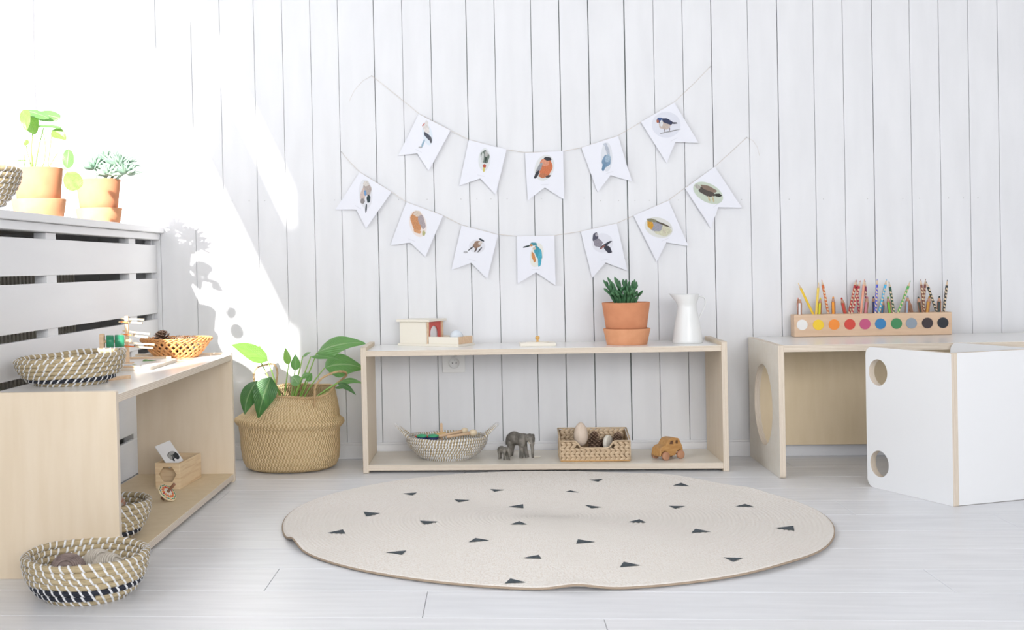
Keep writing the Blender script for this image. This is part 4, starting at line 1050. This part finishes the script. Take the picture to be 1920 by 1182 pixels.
# ribbon reels on a peg
YR = -.90
rs = thing('ribbon_holder', 'round-topped wooden upright with a crosswise dowel behind the basket', 'holder', (at(192, 660, YR).x, YR, ZL))
xr = at(192, 655, YR).x
hh = at(192, 626, YR).z-ZL
put('upright', plate([rrect(-.0062, 0, .0062, hh, (0, .006, .006, 0))], .010, (OAK, OAK), .0006, Matrix.Translation((xr, YR, ZL)) @ AX['x'] @ Matrix.Rotation(0, 4, 'Z')), rs, True)
zr_ = at(200, 641, YR).z
MB().tube([(xr, YR, zr_), (xr+.058, YR+.02, zr_)], .0032, 12).build('dowel', OAK, rs, world=True)
MB().ball((xr+.06, YR+.021, zr_), .0048, 10).build('dowel_knob', OAK, rs, world=True)
GR2 = mat('deep green ribbon', (.03, .23, .12), .3)
for i, (sx0, sx1, lab) in enumerate(((.0075, .0245, 'left reel of green ribbon beside the wooden upright'), (.026, .0475, 'right wider reel of green ribbon on the dowel'))):
    t = thing('ribbon_reel', lab, 'ribbon reel', (xr+sx0, YR+.004+.33*sx0, zr_), 0, 'green ribbon reels')
    MB().lathe([(.0034, 0), (.0135, 0), (.0148, .001), (.0148, sx1-sx0-.001), (.0135, sx1-sx0), (.0034, sx1-sx0), (.0034, 0)], 32, M=Matrix.Rotation(.33, 4, 'Z') @ Matrix.Rotation(PI/2, 4, 'Y'), cap=False).build('ribbon', GR2, t)
# loose stick
st_ = thing('wooden_stick', 'short flat beech stick lying beside the basket on the left shelf', 'stick', FL(225, 712))
a = FL(196, 715); b = FL(243, 710); d = (b-a); M_ = Matrix.Translation(a-V(FL(225, 712))+V((0, 0, .0038))) @ Matrix.Rotation(math.atan2(d.y, d.x), 4, 'Z')
MB().box((0, -.004, -.0036), (d.length, .004, .0036), M=M_).build('stick_body', OAK, st_, smooth=False)

# orange lattice basket with pine cones
LBc = V((-.868, -.462, ZL)); cxp = at(331, 650, LBc.y).x; LBc.x = cxp
hz = at(331, 641, LBc.y-.05).z-ZL
lb = thing('lattice_basket', 'orange rattan lattice basket holding pine cones on the left shelf', 'basket', LBc)
rB, rT, hB = .055, .093, .047
lat = MB(); NS = 26
for sgn in (-1, 1):
    for i in range(NS):
        a0 = 2*PI*i/NS; pts = []
        for k in range(13):
            t = k/12; a = a0+sgn*t*.62; r = rB+(rT-rB)*t**.85+.0012*sgn*math.cos(k*PI/2.0+i)
            pts.append(V((r*math.cos(a), r*math.sin(a)*.86, .003+(hB-.003)*t)))
        lat.tube(pts, .0021, 6, flat_=2.0)
lat.build('lattice', RATTAN, lb, kind='stuff')
rimb = MB()
for s_ in range(3):
    pts = []
    for i in range(180):
        a = 2*PI*i/180; ph = a*13+s_*2*PI/3; r = rT+.0035*math.cos(ph)
        pts.append(V((r*math.cos(a), r*math.sin(a)*.86, hB+.002+.0035*math.sin(ph))))
    rimb.tube(pts, .0019, 6, closed=True)
rimb.build('rim', RATTAN, lb)
bs = MB()
for k in range(3): bs.tube([V(((rB+.001)*math.cos(2*PI*i/48), (rB+.001)*math.sin(2*PI*i/48)*.86, .002+.0034*k)) for i in range(48)], .0019, 6, closed=True)
bs.lathe([(rB, .0012), (.001, .0012)], 40, sy=.86, cap=False)
bs.build('base_ring', mat('darker rattan', (.52, .26, .11), .6), lb)
pinecone('open pine cone standing at the left in the orange basket', LBc+V((-.036, -.005, .044)), .027, .046, (.1, -.15, 0), 'pine cones in the orange basket', 70)
pinecone('pine cone in the middle of the orange basket', LBc+V((.008, -.0, .034)), .024, .036, (.5, .3, 0), 'pine cones in the orange basket', 60)
pinecone('pine cone at the right in the orange basket', LBc+V((.040, -.008, .036)), .021, .034, (.4, .5, 0), 'pine cones in the orange basket', 60)

# ------------------------------------------------------------------ left shelf, lower board
ZB = .024
FLc = onz(341, 918, ZB); a_ = onz(297, 913, ZB); b_ = onz(381, 895, ZB)
bw = .066; bh = at(341, 869, FLc.y).z-ZB
wbx = thing('wooden_box', 'open pine box with a hexagon hole in its front holding a photo card', 'box', (FLc.x-.004, FLc.y, ZB), R_(-4.5))
# local: front along -x from the near right corner, depth along +y
bd = .172
hexh = [(bh*.56+.021*math.cos(R_(60*i+30)), -.033+.0235*math.sin(R_(60*i+30))) for i in range(6)]
board('front_panel', wbx, (-bw, 0, 0), (0, .006, bh), 'y', (PINE, PINE), .0006, [hexh], world=False, label='front with a hexagonal hole')
board('back_panel', wbx, (-bw, bd-.006, 0), (0, bd, bh), 'y', (PINE, PINE), .0006, world=False)
board('side_panel', wbx, (-.006, .006, 0), (0, bd-.006, bh), 'x', (PINE, PINE), .0006, world=False)
board('side_panel', wbx, (-bw, .006, 0), (-bw+.006, bd-.006, bh), 'x', (PINE, PINE), .0006, world=False)
board('bottom_panel', wbx, (-bw+.006, .006, .001), (-.006, bd-.006, .006), 'z', (PINE, PINE), .0006, world=False)
me = plate([rrect(-.028, -.006, .028, .05, (0, .01, .01, 0))], .005, (PINE, PINE), .0005, Matrix.Translation((-.033, .03, .012)) @ Matrix.Rotation(PI/2, 4, 'X'))
put('divider', me, wbx)
# photo card
A = at(290, 838, -.60); B = at(318, 826.5, -.56); Cc = at(352, 866, -.56); D = at(314, 869, -.61)
cdt = thing('photo_card', 'white card printed with a grey elephant leaning in the pine box', 'card', (A+Cc)/2)
ex = (B-A).normalized(); ez = (D-A); nn = ex.cross(ez).normalized(); ey = nn.cross(ex).normalized()
Lw = (B-A).length; Lh = ((D-A).length+(Cc-B).length)/2+.006
MC = Matrix.Translation(A) @ Matrix((ex, ey, nn)).transposed().to_4x4()
put('card_sheet', plate([rrect(0, 0, Lw, Lh, .001)], .0022, (mat('white card', (.78, .76, .75), .6),), .0002, MC), cdt, True)
EG = [mat('print grey', (.12, .12, .115), .8), mat('print dark', (.03, .032, .035), .8), mat('print light', (.34, .33, .31), .8)]
sgn = -1 if (MC.to_3x3() @ V((0, 0, 1))).y > 0 else 1
for (ux, uy, rx, ry, mi) in ((.60, .58, .30, .20, 0), (.42, .62, .10, .16, 2), (.78, .66, .16, .2, 1), (.5, .74, .06, .12, 1), (.64, .5, .18, .08, 2)):
    put('elephant_print', plate([circ(ux*Lw, uy*Lh, rx*Lw, 20, ry*Lh*.8)], .0003, (EG[mi],), .00005, MC @ Matrix.Translation((0, 0, sgn*(.0013+.0001*mi)))), cdt, True)
# spinning top
tp = onz(303, 941, ZB); axis = V((.62, -.27, .68)).normalized()
sc = .00138
pc = onz(313, 925, ZB+.0190)
top_ = thing('spinning_top', 'wooden spinning top with a painted flower lying on the lower shelf', 'spinning top', pc, rot=axis.to_track_quat('Z', 'Y').to_euler())
MB().lathe([(.0005, -.0045), (.004, -.004), (.012, -.002), (.0205, .0), (.0208, .0012), (.0195, .002), (.004, .0045), (.0005, .0046)], 40, cap=False).build('disc', mat('cream top paint', (.80, .66, .44), .5), top_)
DW = mat('dark turned wood', (.30, .15, .09), .5)
MB().lathe([(.0030, .003), (.0028, .012), (.0032, .024), (.003, .0268), (.0005, .0275)], 14, cap=False).build('handle', DW, top_)
MB().lathe([(.0005, -.0175), (.004, -.0165), (.0052, -.012), (.0045, -.003)], 14, cap=False).build('tip', DW, top_)
top_.scale = (1.25, 1.25, 1.25)
cols = {'white': (.8, .8, .78), 'orange': (.85, .25, .04), 'red': (.5, .03, .05), 'green': (.02, .25, .12), 'blue': (.2, .35, .65)}
for ci, (nm, r0, n_, l_, w_, off) in enumerate((('white', .0068, 10, .0032, .0012, 0), ('orange', .0112, 10, .0032, .0016, .5), ('red', .0118, 10, .0030, .0015, 0), ('green', .0168, 10, .0010, .0032, .5), ('green', .0178, 10, .0008, .0022, 0), ('orange', .0188, 10, .0008, .0012, 0), ('blue', .0178, 10, .0006, .0012, .25))):
    mm = mat('painted '+nm+' petal', cols[nm], .5); pmb = MB()
    for i in range(n_):
        a = 2*PI*(i+off)/n_; z = .0046-(r0-.003)*.158+.00035
        pmb.lathe([(1, 0), (.9, .0003), (0.01, .0004)], 10, M=Matrix.Rotation(a, 4, 'Z') @ Matrix.Translation((r0, 0, z)) @ Matrix.Rotation(.155, 4, 'Y') @ Matrix.Diagonal((l_, w_, 1, 1)), cap=False)
    pmb.build('painted_petals', mm, top_, smooth=False)

# ------------------------------------------------------------------ pencil holder and pencils
hx0, hx1, hy0, hy1 = at(1489, 600, -.062).x, at(1785, 600, -.062).x, -.062, -.020
hz0 = .3505; hz1 = at(1640, 588, -.062).z
ph = thing('pencil_block', 'long beech pencil block with ten coloured dots on the bench table', 'pencil holder', ((hx0+hx1)/2, -.041, hz0), .0)
L = hx1-hx0
o = MB().box((-L/2, -.021, 0), (L/2, .021, hz1-hz0)).build('block', BEECH, ph, smooth=False); rounded(o, .0015)
dots = [((1504, 609.5), (.80, .79, .77), 'white'), ((1534.5, 609.5), (.86, .58, .03), 'yellow'), ((1564, 609), (.87, .27, .035), 'orange'), ((1593.5, 608.5), (.62, .06, .04), 'red'), ((1622, 608), (.52, .085, .2), 'pink'), ((1651, 607.5), (.035, .21, .46), 'blue'), ((1681, 607), (.05, .24, .09), 'green'), ((1709, 606.5), (.27, .32, .38), 'grey'), ((1739, 606), (.045, .03, .032), 'brown'), ((1768, 605.5), (.02, .023, .032), 'black')]
for (px, py), c_, nm in dots:
    q = at(px, py, hy0-.001)
    me = plate([circ(0, 0, .0152, 32)], .0016, (mat(nm+' dot paint', c_, .5),), .0003, Matrix.Translation(q) @ Matrix.Rotation(PI/2, 4, 'X'))
    put('dot', me, ph, True, label=nm+' painted dot')
TIPW = mat('sharpened pencil wood', (.76, .58, .42), .6); BROWNW = mat('brown pencil wood', (.42, .2, .12), .6)
DIMP = mat('pale dimple wood', (.78, .62, .42), .6)
def pencil(label, tip, base, r, col, thick, dimples=False, depth=-.041, ddep=0.0, wood=None):
    T = at(*tip, depth+ddep); B = at(*base, depth); d = (T-B).normalized(); Lh = (T-B).length
    B2 = B-d*.030; L_ = (T-B2).length
    t = thing('thick_pencil' if thick else 'pencil', label, 'pencil', B2, rot=d.to_track_quat('Z', 'Y').to_euler(), group='short thick pencils' if thick else 'long slim pencils')
    cm = mat('pencil '+label.split(' in the')[0], col, .45); wood = wood or TIPW
    tipL = .011 if thick else .012; lead = .0052 if thick else .0045; n_ = 6
    fv = d.to_track_quat('Z', 'Y').to_matrix().inverted() @ V((0, -1, 0)); fa = math.atan2(fv.y, fv.x)
    MB().lathe([(r, 0), (r, L_-tipL-lead)], n_, M=Matrix.Rotation(fa+PI/6-.42, 4, 'Z')).build('barrel', cm, t, smooth=False)
    MB().lathe([(r*.99, L_-tipL-lead), (r*.5 if thick else r*.36, L_-lead)], 12).build('sharpened_wood', wood, t, smooth=True)
    MB().lathe([(r*(.52 if thick else .36), L_-lead), (r*(.42 if thick else .2), L_-lead*.35), (.0003, L_)], 10).build('lead', cm, t)
    if thick:
        s_ = MB()
        for k in range(3):
            a = fa-.42+PI/3*(2*k+1)
            s_.add([V((r*1.03*math.cos(a-.48), r*1.03*math.sin(a-.48), .0)), V((r*1.03*math.cos(a+.48), r*1.03*math.sin(a+.48), .0)), V((r*1.03*math.cos(a+.48), r*1.03*math.sin(a+.48), L_-tipL-lead)), V((r*1.03*math.cos(a-.48), r*1.03*math.sin(a-.48), L_-tipL-lead))], [(0, 1, 2, 3)])
        s_.build('bare_face', BROWNW, t, smooth=False)
    if dimples:
        s_ = MB(); k = 0; z = .012; rot_i = (d.to_track_quat('Z', 'Y').to_matrix()).inverted() @ V((0, -1, 0)); base_a = math.atan2(rot_i.y, rot_i.x)
        while z < L_-tipL-lead-.008:
            for da in (0, 2.1, -2.1):
                a = base_a+da+.25*(1 if k % 2 else -1)
                c3 = V((math.cos(a), math.sin(a), 0))
                Mx = Matrix.Translation(c3*r*.86+V((0, 0, z+da*.002))) @ Matrix.Rotation(a, 4, 'Z')
                s_.ball((0, 0, 0), (r*.26, r*.74, .0036), 8, M=Mx @ Matrix.Rotation(.5, 4, 'X'))
            z += .0098; k += 1
        s_.build('grip_dimples', DIMP, t, kind='stuff')
o1, s1 = (1460, 500), 5.3333
def cp(x_, y_): return (1460+x_/s1, 500+y_/s1)
rs_, rl_ = .0054, .0034
tk = [('short white pencil at the left end of the block', (213, 310), (212, 470), (.78, .78, .8), 0), ('pink-tipped short pencil half hidden behind the white one', (193, 310), (204, 470), (.85, .45, .4), .016),
      ('short lime yellow pencil', (416, 310), (410, 470), (.66, .62, .02), 0), ('short orange pencil', (545, 300), (549, 470), (.85, .33, .03), 0), ('short red pencil leaning left', (627, 310), (666, 470), (.55, .06, .04), 0),
      ('short pink pencil', (887, 300), (868, 470), (.55, .2, .24), 0), ('short navy pencil', (948, 298), (955, 470), (.03, .06, .2), .008), ('short blue pencil behind the light blue long one', (1047, 330), (1036, 470), (.06, .22, .38), .014),
      ('short green pencil leaning left', (1092, 300), (1115, 470), (.17, .48, .05), 0), ('short grey pencil', (1291, 292), (1282, 470), (.33, .4, .5), 0), ('short brown pencil behind the grey one', (1300, 330), (1330, 470), (.35, .2, .13), .016),
      ('short dark brown pencil leaning left', (1395, 300), (1424, 470), (.05, .055, .04), 0), ('short ochre pencil', (1508, 295), (1484, 470), (.55, .27, .04), 0), ('short black pencil', (1607, 295), (1602, 470), (.03, .05, .05), 0)]
for lab, a, b, c_, dd in tk:
    b = (b[0]-.0, b[1])
    pencil(lab+' in the pencil block' if 'block' not in lab else lab, cp(*a), cp(*b), rs_*(.9 if dd else 1), c_, True, depth=-.045+dd, wood=mat('light brown pencil wood', (.55, .3, .2), .6))
lg = [('long plain yellow pencil leaning far left', (194, 165), (340, 468), (.86, .58, .05), False, 0), ('long upright plain yellow pencil', (400, 158), (375, 468), (.86, .62, .1), False, 0), ('long dimpled orange red pencil', (430, 130), (495, 468), (.68, .16, .04), True, .012),
      ('long dimpled red pencil leaning right, left of the crossing pair', (818, 140), (730, 468), (.45, .03, .05), True, .0), ('long dimpled red pencil standing leftmost of the red ones', (775, 130), (703, 468), (.45, .035, .035), True, .008), ('long dimpled crimson pencil leaning left', (776, 140), (803, 468), (.5, .03, .09), True, .014),
      ('long plain peach pencil', (857, 125), (822, 468), (.82, .38, .26), False, 0), ('long dimpled plum pencil behind the peach one', (863, 140), (880, 468), (.25, .05, .12), True, .016),
      ('long dimpled violet blue pencil', (986, 122), (968, 468), (.1, .12, .6), True, -.006), ('long dimpled light blue pencil', (1081, 125), (1001, 468), (.06, .42, .7), True, -.004), ('long dimpled dark green pencil', (1103, 148), (1153, 468), (.02, .09, .06), True, 0),
      ('long dimpled bright green pencil leaning right', (1319, 142), (1190, 468), (.1, .42, .1), True, 0), ('long dimpled brown pencil', (1420, 125), (1455, 468), (.24, .09, .06), True, .006), ('long dimpled reddish brown pencil crossing the brown one', (1468, 122), (1440, 468), (.28, .09, .07), True, .014),
      ('long dimpled black pencil leaning left', (1474, 150), (1584, 468), (.02, .03, .03), True, 0), ('long dimpled black pencil upright at the right end', (1688, 132), (1646, 468), (.02, .025, .03), True, 0)]
for lab, a, b, c_, dm, dd in lg: pencil(lab+' in the pencil block', cp(*a), cp(*b), rl_, c_, False, dm, depth=-.047+dd)

# ------------------------------------------------------------------ bird garlands
YFg = -.012
def conv(o, s_, pts): return [(o[0]+a/s_, o[1]+b/s_) for a, b in pts]
c5, c6, c7 = ((620, 180), 3.941), ((840, 240), 3.939), ((1080, 180), 3.694)
FL_ = [  # crop, corners TL TR BR notch BL, bird label, shapes (kind, data, colour)
 (0, c5, [(650, 135), (885, 255), (725, 555), (640, 425), (500, 440)], 'pennant with a white stork', [((.62, .74, .82), 715, 285, 36, 82, -12), ((.80, .76, .74), 705, 240, 22, 42, -20), ((.80, .78, .76), 710, 200, 12, 18, 0), ((.6, .15, .12), 686, 212, 16, 4, -50), ((.10, .11, .14), 718, 300, 14, 42, -42), ((.13, .13, .15), 738, 322, 9, 28, -10), ((.35, .5, .62), 682, 352, 7, 34, 22), ((.45, .45, .45), 662, 380, 14, 6, 0)]),
 (0, c5, [(1020, 325), (1300, 395), (1220, 730), (1105, 610), (950, 665)], 'pennant with a pied woodpecker', [((.60, .64, .60), 1136, 470, 44, 84, 4), ((.16, .2, .17), 1140, 450, 32, 48, -5), ((.65, .68, .66), 1122, 455, 10, 38, 4), ((.05, .07, .06), 1148, 455, 6, 40, 8), ((.5, .5, .48), 1150, 430, 12, 22, 0), ((.5, .10, .06), 1136, 518, 12, 14, 0), ((.70, .62, .2), 1132, 545, 8, 18, 0)]),
 (0, c6, [(568, 185), (850, 170), (858, 530), (715, 440), (590, 535)], 'pennant with an orange-breasted bullfinch', [((.60, .62, .56), 712, 295, 70, 98, 18), ((.66, .20, .09), 722, 290, 48, 74, 8), ((.76, .34, .22), 718, 255, 30, 28, 0), ((.05, .05, .06), 736, 228, 28, 14, 8), ((.35, .36, .38), 672, 300, 14, 50, 28), ((.05, .05, .06), 655, 345, 12, 34, 30), ((.55, .2, .1), 700, 352, 30, 18, 0), ((.1, .08, .08), 740, 358, 20, 9, -20)]),
 (0, c6, [(985, 145), (1255, 60), (1358, 395), (1200, 350), (1065+40, 475)], 'pennant with a grey blue heron', [((.60, .63, .66), 1172, 215, 42, 108, 0), ((.52, .56, .64), 1178, 165, 13, 48, -16), ((.56, .6, .68), 1162, 122, 16, 10, 0), ((.22, .34, .48), 1170, 245, 32, 46, 12), ((.17, .3, .44), 1150, 290, 12, 30, 14), ((.38, .5, .62), 1180, 225, 20, 30, 10)]),
 (0, c7, [(450, 180), (680, 45), (848, 325), (688, 320), (628, 465)], 'pennant with a small tit on a twig', [((.62, .64, .72), 625, 200, 100, 90, 0), ((.62, .52, .46), 615, 200, 42, 32, 0), ((.05, .06, .12), 632, 176, 42, 17, 22), ((.07, .12, .28), 580, 168, 22, 18, 0), ((.75, .76, .78), 592, 190, 10, 24, 0), ((.5, .17, .08), 566, 176, 9, 11, 0), ((.04, .04, .06), 680, 188, 22, 6, 0), ((.3, .3, .3), 650, 246, 74, 3.5, -12), ((.25, .2, .2), 613, 238, 3, 12, 0), ((.25, .2, .2), 648, 230, 3, 12, 0)]),
 (1, c5, [(215, 565), (450, 710), (262, 980), (190, 840), (35, 840)], 'pennant with a pinkish jay', [((.64, .65, .68), 258, 725, 50, 108, -4), ((.50, .43, .40), 270, 690, 30, 48, -6), ((.66, .54, .50), 238, 735, 18, 52, 4), ((.74, .70, .66), 262, 648, 22, 20, 0), ((.18, .34, .6), 256, 718, 9, 22, -8), ((.05, .07, .08), 280, 760, 14, 30, 0), ((.04, .05, .06), 262, 830, 6, 34, 4), ((.3, .28, .28), 236, 778, 16, 20, 0)]),
 (1, c5, [(560, 785), (830, 885), (700, 1190), (590, 1085), (440, 1105)], 'pennant with an orange speckled owl', [((.78, .62, .50), 645, 945, 62, 100, -14), ((.64, .30, .14), 630, 930, 36, 70, -16), ((.44, .38, .40), 672, 925, 22, 62, -18), ((.72, .60, .5), 640, 870, 28, 22, 0), ((.5, .48, .24), 688, 1015, 12, 20, 0), ((.7, .36, .18), 640, 1000, 30, 14, 20)]),
 (1, c6, [(100, 720), (370, 790), (290, 1115), (172, 998), (25, 1050)], 'pennant with a brown sparrow', [((.64, .64, .68), 215, 875, 60, 50, 0), ((.34, .22, .16), 215, 862, 34, 24, -40), ((.68, .62, .58), 238, 850, 16, 12, -30), ((.04, .05, .06), 248, 828, 22, 7, 28), ((.07, .07, .08), 170, 890, 28, 5, -38), ((.12, .12, .13), 235, 900, 26, 5, -50), ((.5, .5, .52), 130, 918, 16, 8, 0), ((.12, .09, .08), 205, 902, 18, 6, -60)]),
 (1, c6, [(508, 800), (785, 795), (795, 1165), (650, 1068), (515, 1150)], 'pennant with a turquoise kingfisher', [((.74, .72, .55), 655, 940, 48, 90, 12), ((.07, .36, .46), 665, 920, 26, 52, -22), ((.09, .45, .60), 678, 965, 14, 62, 4), ((.08, .3, .36), 632, 858, 26, 12, 0), ((.04, .06, .06), 582, 876, 30, 6, -14), ((.65, .28, .1), 632, 955, 12, 40, -16), ((.7, .6, .5), 638, 890, 12, 12, 0), ((.65, .3, .1), 615, 868, 12, 8, 0)]),
 (1, c6, [(980, 765), (1245, 705), (1325, 1055), (1165, 995), (1065, 1110)], 'pennant with a dark grey bird fanning its tail', [((.66, .66, .72), 1140, 850, 78, 72, 0), ((.09, .09, .13), 1088, 808, 20, 36, 8), ((.30, .28, .33), 1108, 850, 34, 30, 20), ((.04, .04, .06), 1165, 862, 52, 9, -32), ((.05, .05, .07), 1180, 895, 20, 38, -42), ((.3, .13, .12), 1140, 882, 24, 6, -40), ((.5, .48, .52), 1098, 790, 10, 12, 0)]),
 (1, c7, [(398, 830), (640, 725), (778, 1040), (625, 1015), (560, 1150)], 'pennant with an orange-throated robin among pale grass', [((.58, .58, .46), 572, 912, 100, 68, 18), ((.68, .67, .50), 600, 930, 60, 40, 10), ((.36, .36, .42), 555, 905, 44, 34, 10), ((.68, .36, .05), 514, 888, 20, 36, -14), ((.12, .10, .07), 600, 888, 58, 6, 22), ((.28, .27, .18), 525, 862, 36, 12, 10), ((.66, .62, .48), 612, 935, 10, 26, -14)]),
 (1, c7, [(755, 640), (960, 490), (1150, 775), (985, 772), (935, 915)], 'pennant with a brown bird on a green oval', [((.30, .42, .17), 915, 672, 112, 64, 28), ((.10, .085, .075), 905, 665, 62, 26, 24), ((.26, .19, .15), 920, 642, 60, 16, 22), ((.5, .48, .44), 842, 628, 22, 14, 30), ((.05, .05, .04), 985, 688, 24, 12, 8), ((.60, .52, .32), 950, 715, 6, 24, -14), ((.60, .52, .32), 922, 712, 6, 20, -18)]),
]
g = [thing('bird_garland', 'upper cord of five white bird pennants pinned to the wall', 'garland', at(1020, 285, YFg)),
     thing('bird_garland', 'lower cord of seven white bird pennants pinned to the wall', 'garland', at(1004, 442, YFg))]
strs = [[(697, 142), (745, 180), (785, 213), (845, 245), (879, 262), (950, 281), (984, 286), (1056, 284), (1090, 277), (1158, 255), (1202, 229), (1264, 192), (1300, 158), (1332, 125)],
        [(640, 285), (655, 303), (675, 323), (734, 360), (762, 379), (830, 404), (865, 422), (934, 440), (969, 443), (1039, 442), (1089, 434), (1156, 419), (1188, 405), (1253, 376), (1284, 353), (1340, 313), (1372, 284), (1400, 258)]]
tails = [[(697, 142), (680, 152), (664, 170), (655, 190)], [(1400, 258), (1412, 264), (1420, 276), (1424, 292)]]
for gi in range(2):
    P_ = []
    q = [at(a, b, -.0095) for a, b in strs[gi]]
    for i in range(len(q)-1):
        for k in range(3): P_.append(q[i].lerp(q[i+1], k/3))
    P_.append(q[-1])
    MB().tube(P_, .0007, 5).build('cord', CORD, g[gi], world=True)
    MB().tube([at(a, b, -.006) for a, b in tails[gi]], .0004, 5).build('cord_tail', CORD, g[gi], world=True)
    for e in (q[0], q[-1]):
        MB().tube([V((e.x, .003, e.z)), V((e.x, -.012, e.z))], .0015, 8).build('pin', mat('nail grey', (.5, .5, .5), .5), g[gi], world=True)
MAT_B = {}
for gi, (o_, s_), cn, lab, shp in FL_:
    pts = [at(a, b, YFg) for a, b in conv(o_, s_, cn)]
    f = thing('pennant', None, None, (0, 0, 0)); bpy.data.objects.remove(f)
    me = plate([[(p.x, p.z) for p in pts][::-1]], .0007, (PAPER,), .00008, Matrix(((1, 0, 0, 0), (0, 0, 1, YFg), (0, 1, 0, 0), (0, 0, 0, 1))))
    fo = put('pennant', me, g[gi], True, label=lab)
    mb = MB(); mats_ = []
    for k, (c_, cx_, cy_, rx, ry, dg_) in enumerate(shp):
        if k == 0: c_ = tuple(.5*v_+.5*p_ for v_, p_ in zip(c_, (.80, .81, .87)))
        key = tuple(c_)
        if key not in MAT_B: MAT_B[key] = mat('print %d' % len(MAT_B), c_, .8, (tuple(v_*(.72 if k else .97) for v_ in c_)), 500, (1, 1, 1))
        if MAT_B[key] not in mats_: mats_.append(MAT_B[key])
        mi = mats_.index(MAT_B[key]); vs = []; a_ = R_(dg_)
        yk = YFg-.0006-.00006*k
        for i in range(30):
            t = 2*PI*i/30; j_ = 1+(.07*math.sin(5*t+k*2) if k else 0)
            ex_ = rx*math.cos(t)*j_; ey_ = ry*math.sin(t)*j_
            p = at(o_[0]+(cx_+ex_*math.cos(a_)-ey_*math.sin(a_))/s_, o_[1]+(cy_+ex_*math.sin(a_)+ey_*math.cos(a_))/s_, yk); vs.append(p)
        mb.add(vs, [tuple(range(30))], mi)
    me2 = mesh(mb.v, mb.f, mats_, mb.m)
    o2 = put('bird_print', me2, fo, False); me2.transform(Matrix.Translation(-g[gi].location))
    # tiny illegible caption under the bird
    nx = pts[3]; tx = ((pts[1]-pts[0]).normalized()); cu_ = MB(); upv = V((-tx.z, 0, tx.x))
    for i in range(7):
        c = nx+upv*.0085+tx*(.0031*(i-3)); cu_.box((-.0009, -.0008, -.00055), (.0009, -.0005, .00055), M=Matrix.Translation(c) @ Matrix.Rotation(-math.atan2(tx.z, tx.x), 4, 'Y'))
    cme = mesh(cu_.v, cu_.f, mat('faint caption ink', (.55, .56, .6), .8)); cme.transform(Matrix.Translation(-g[gi].location)); put('caption', cme, fo)
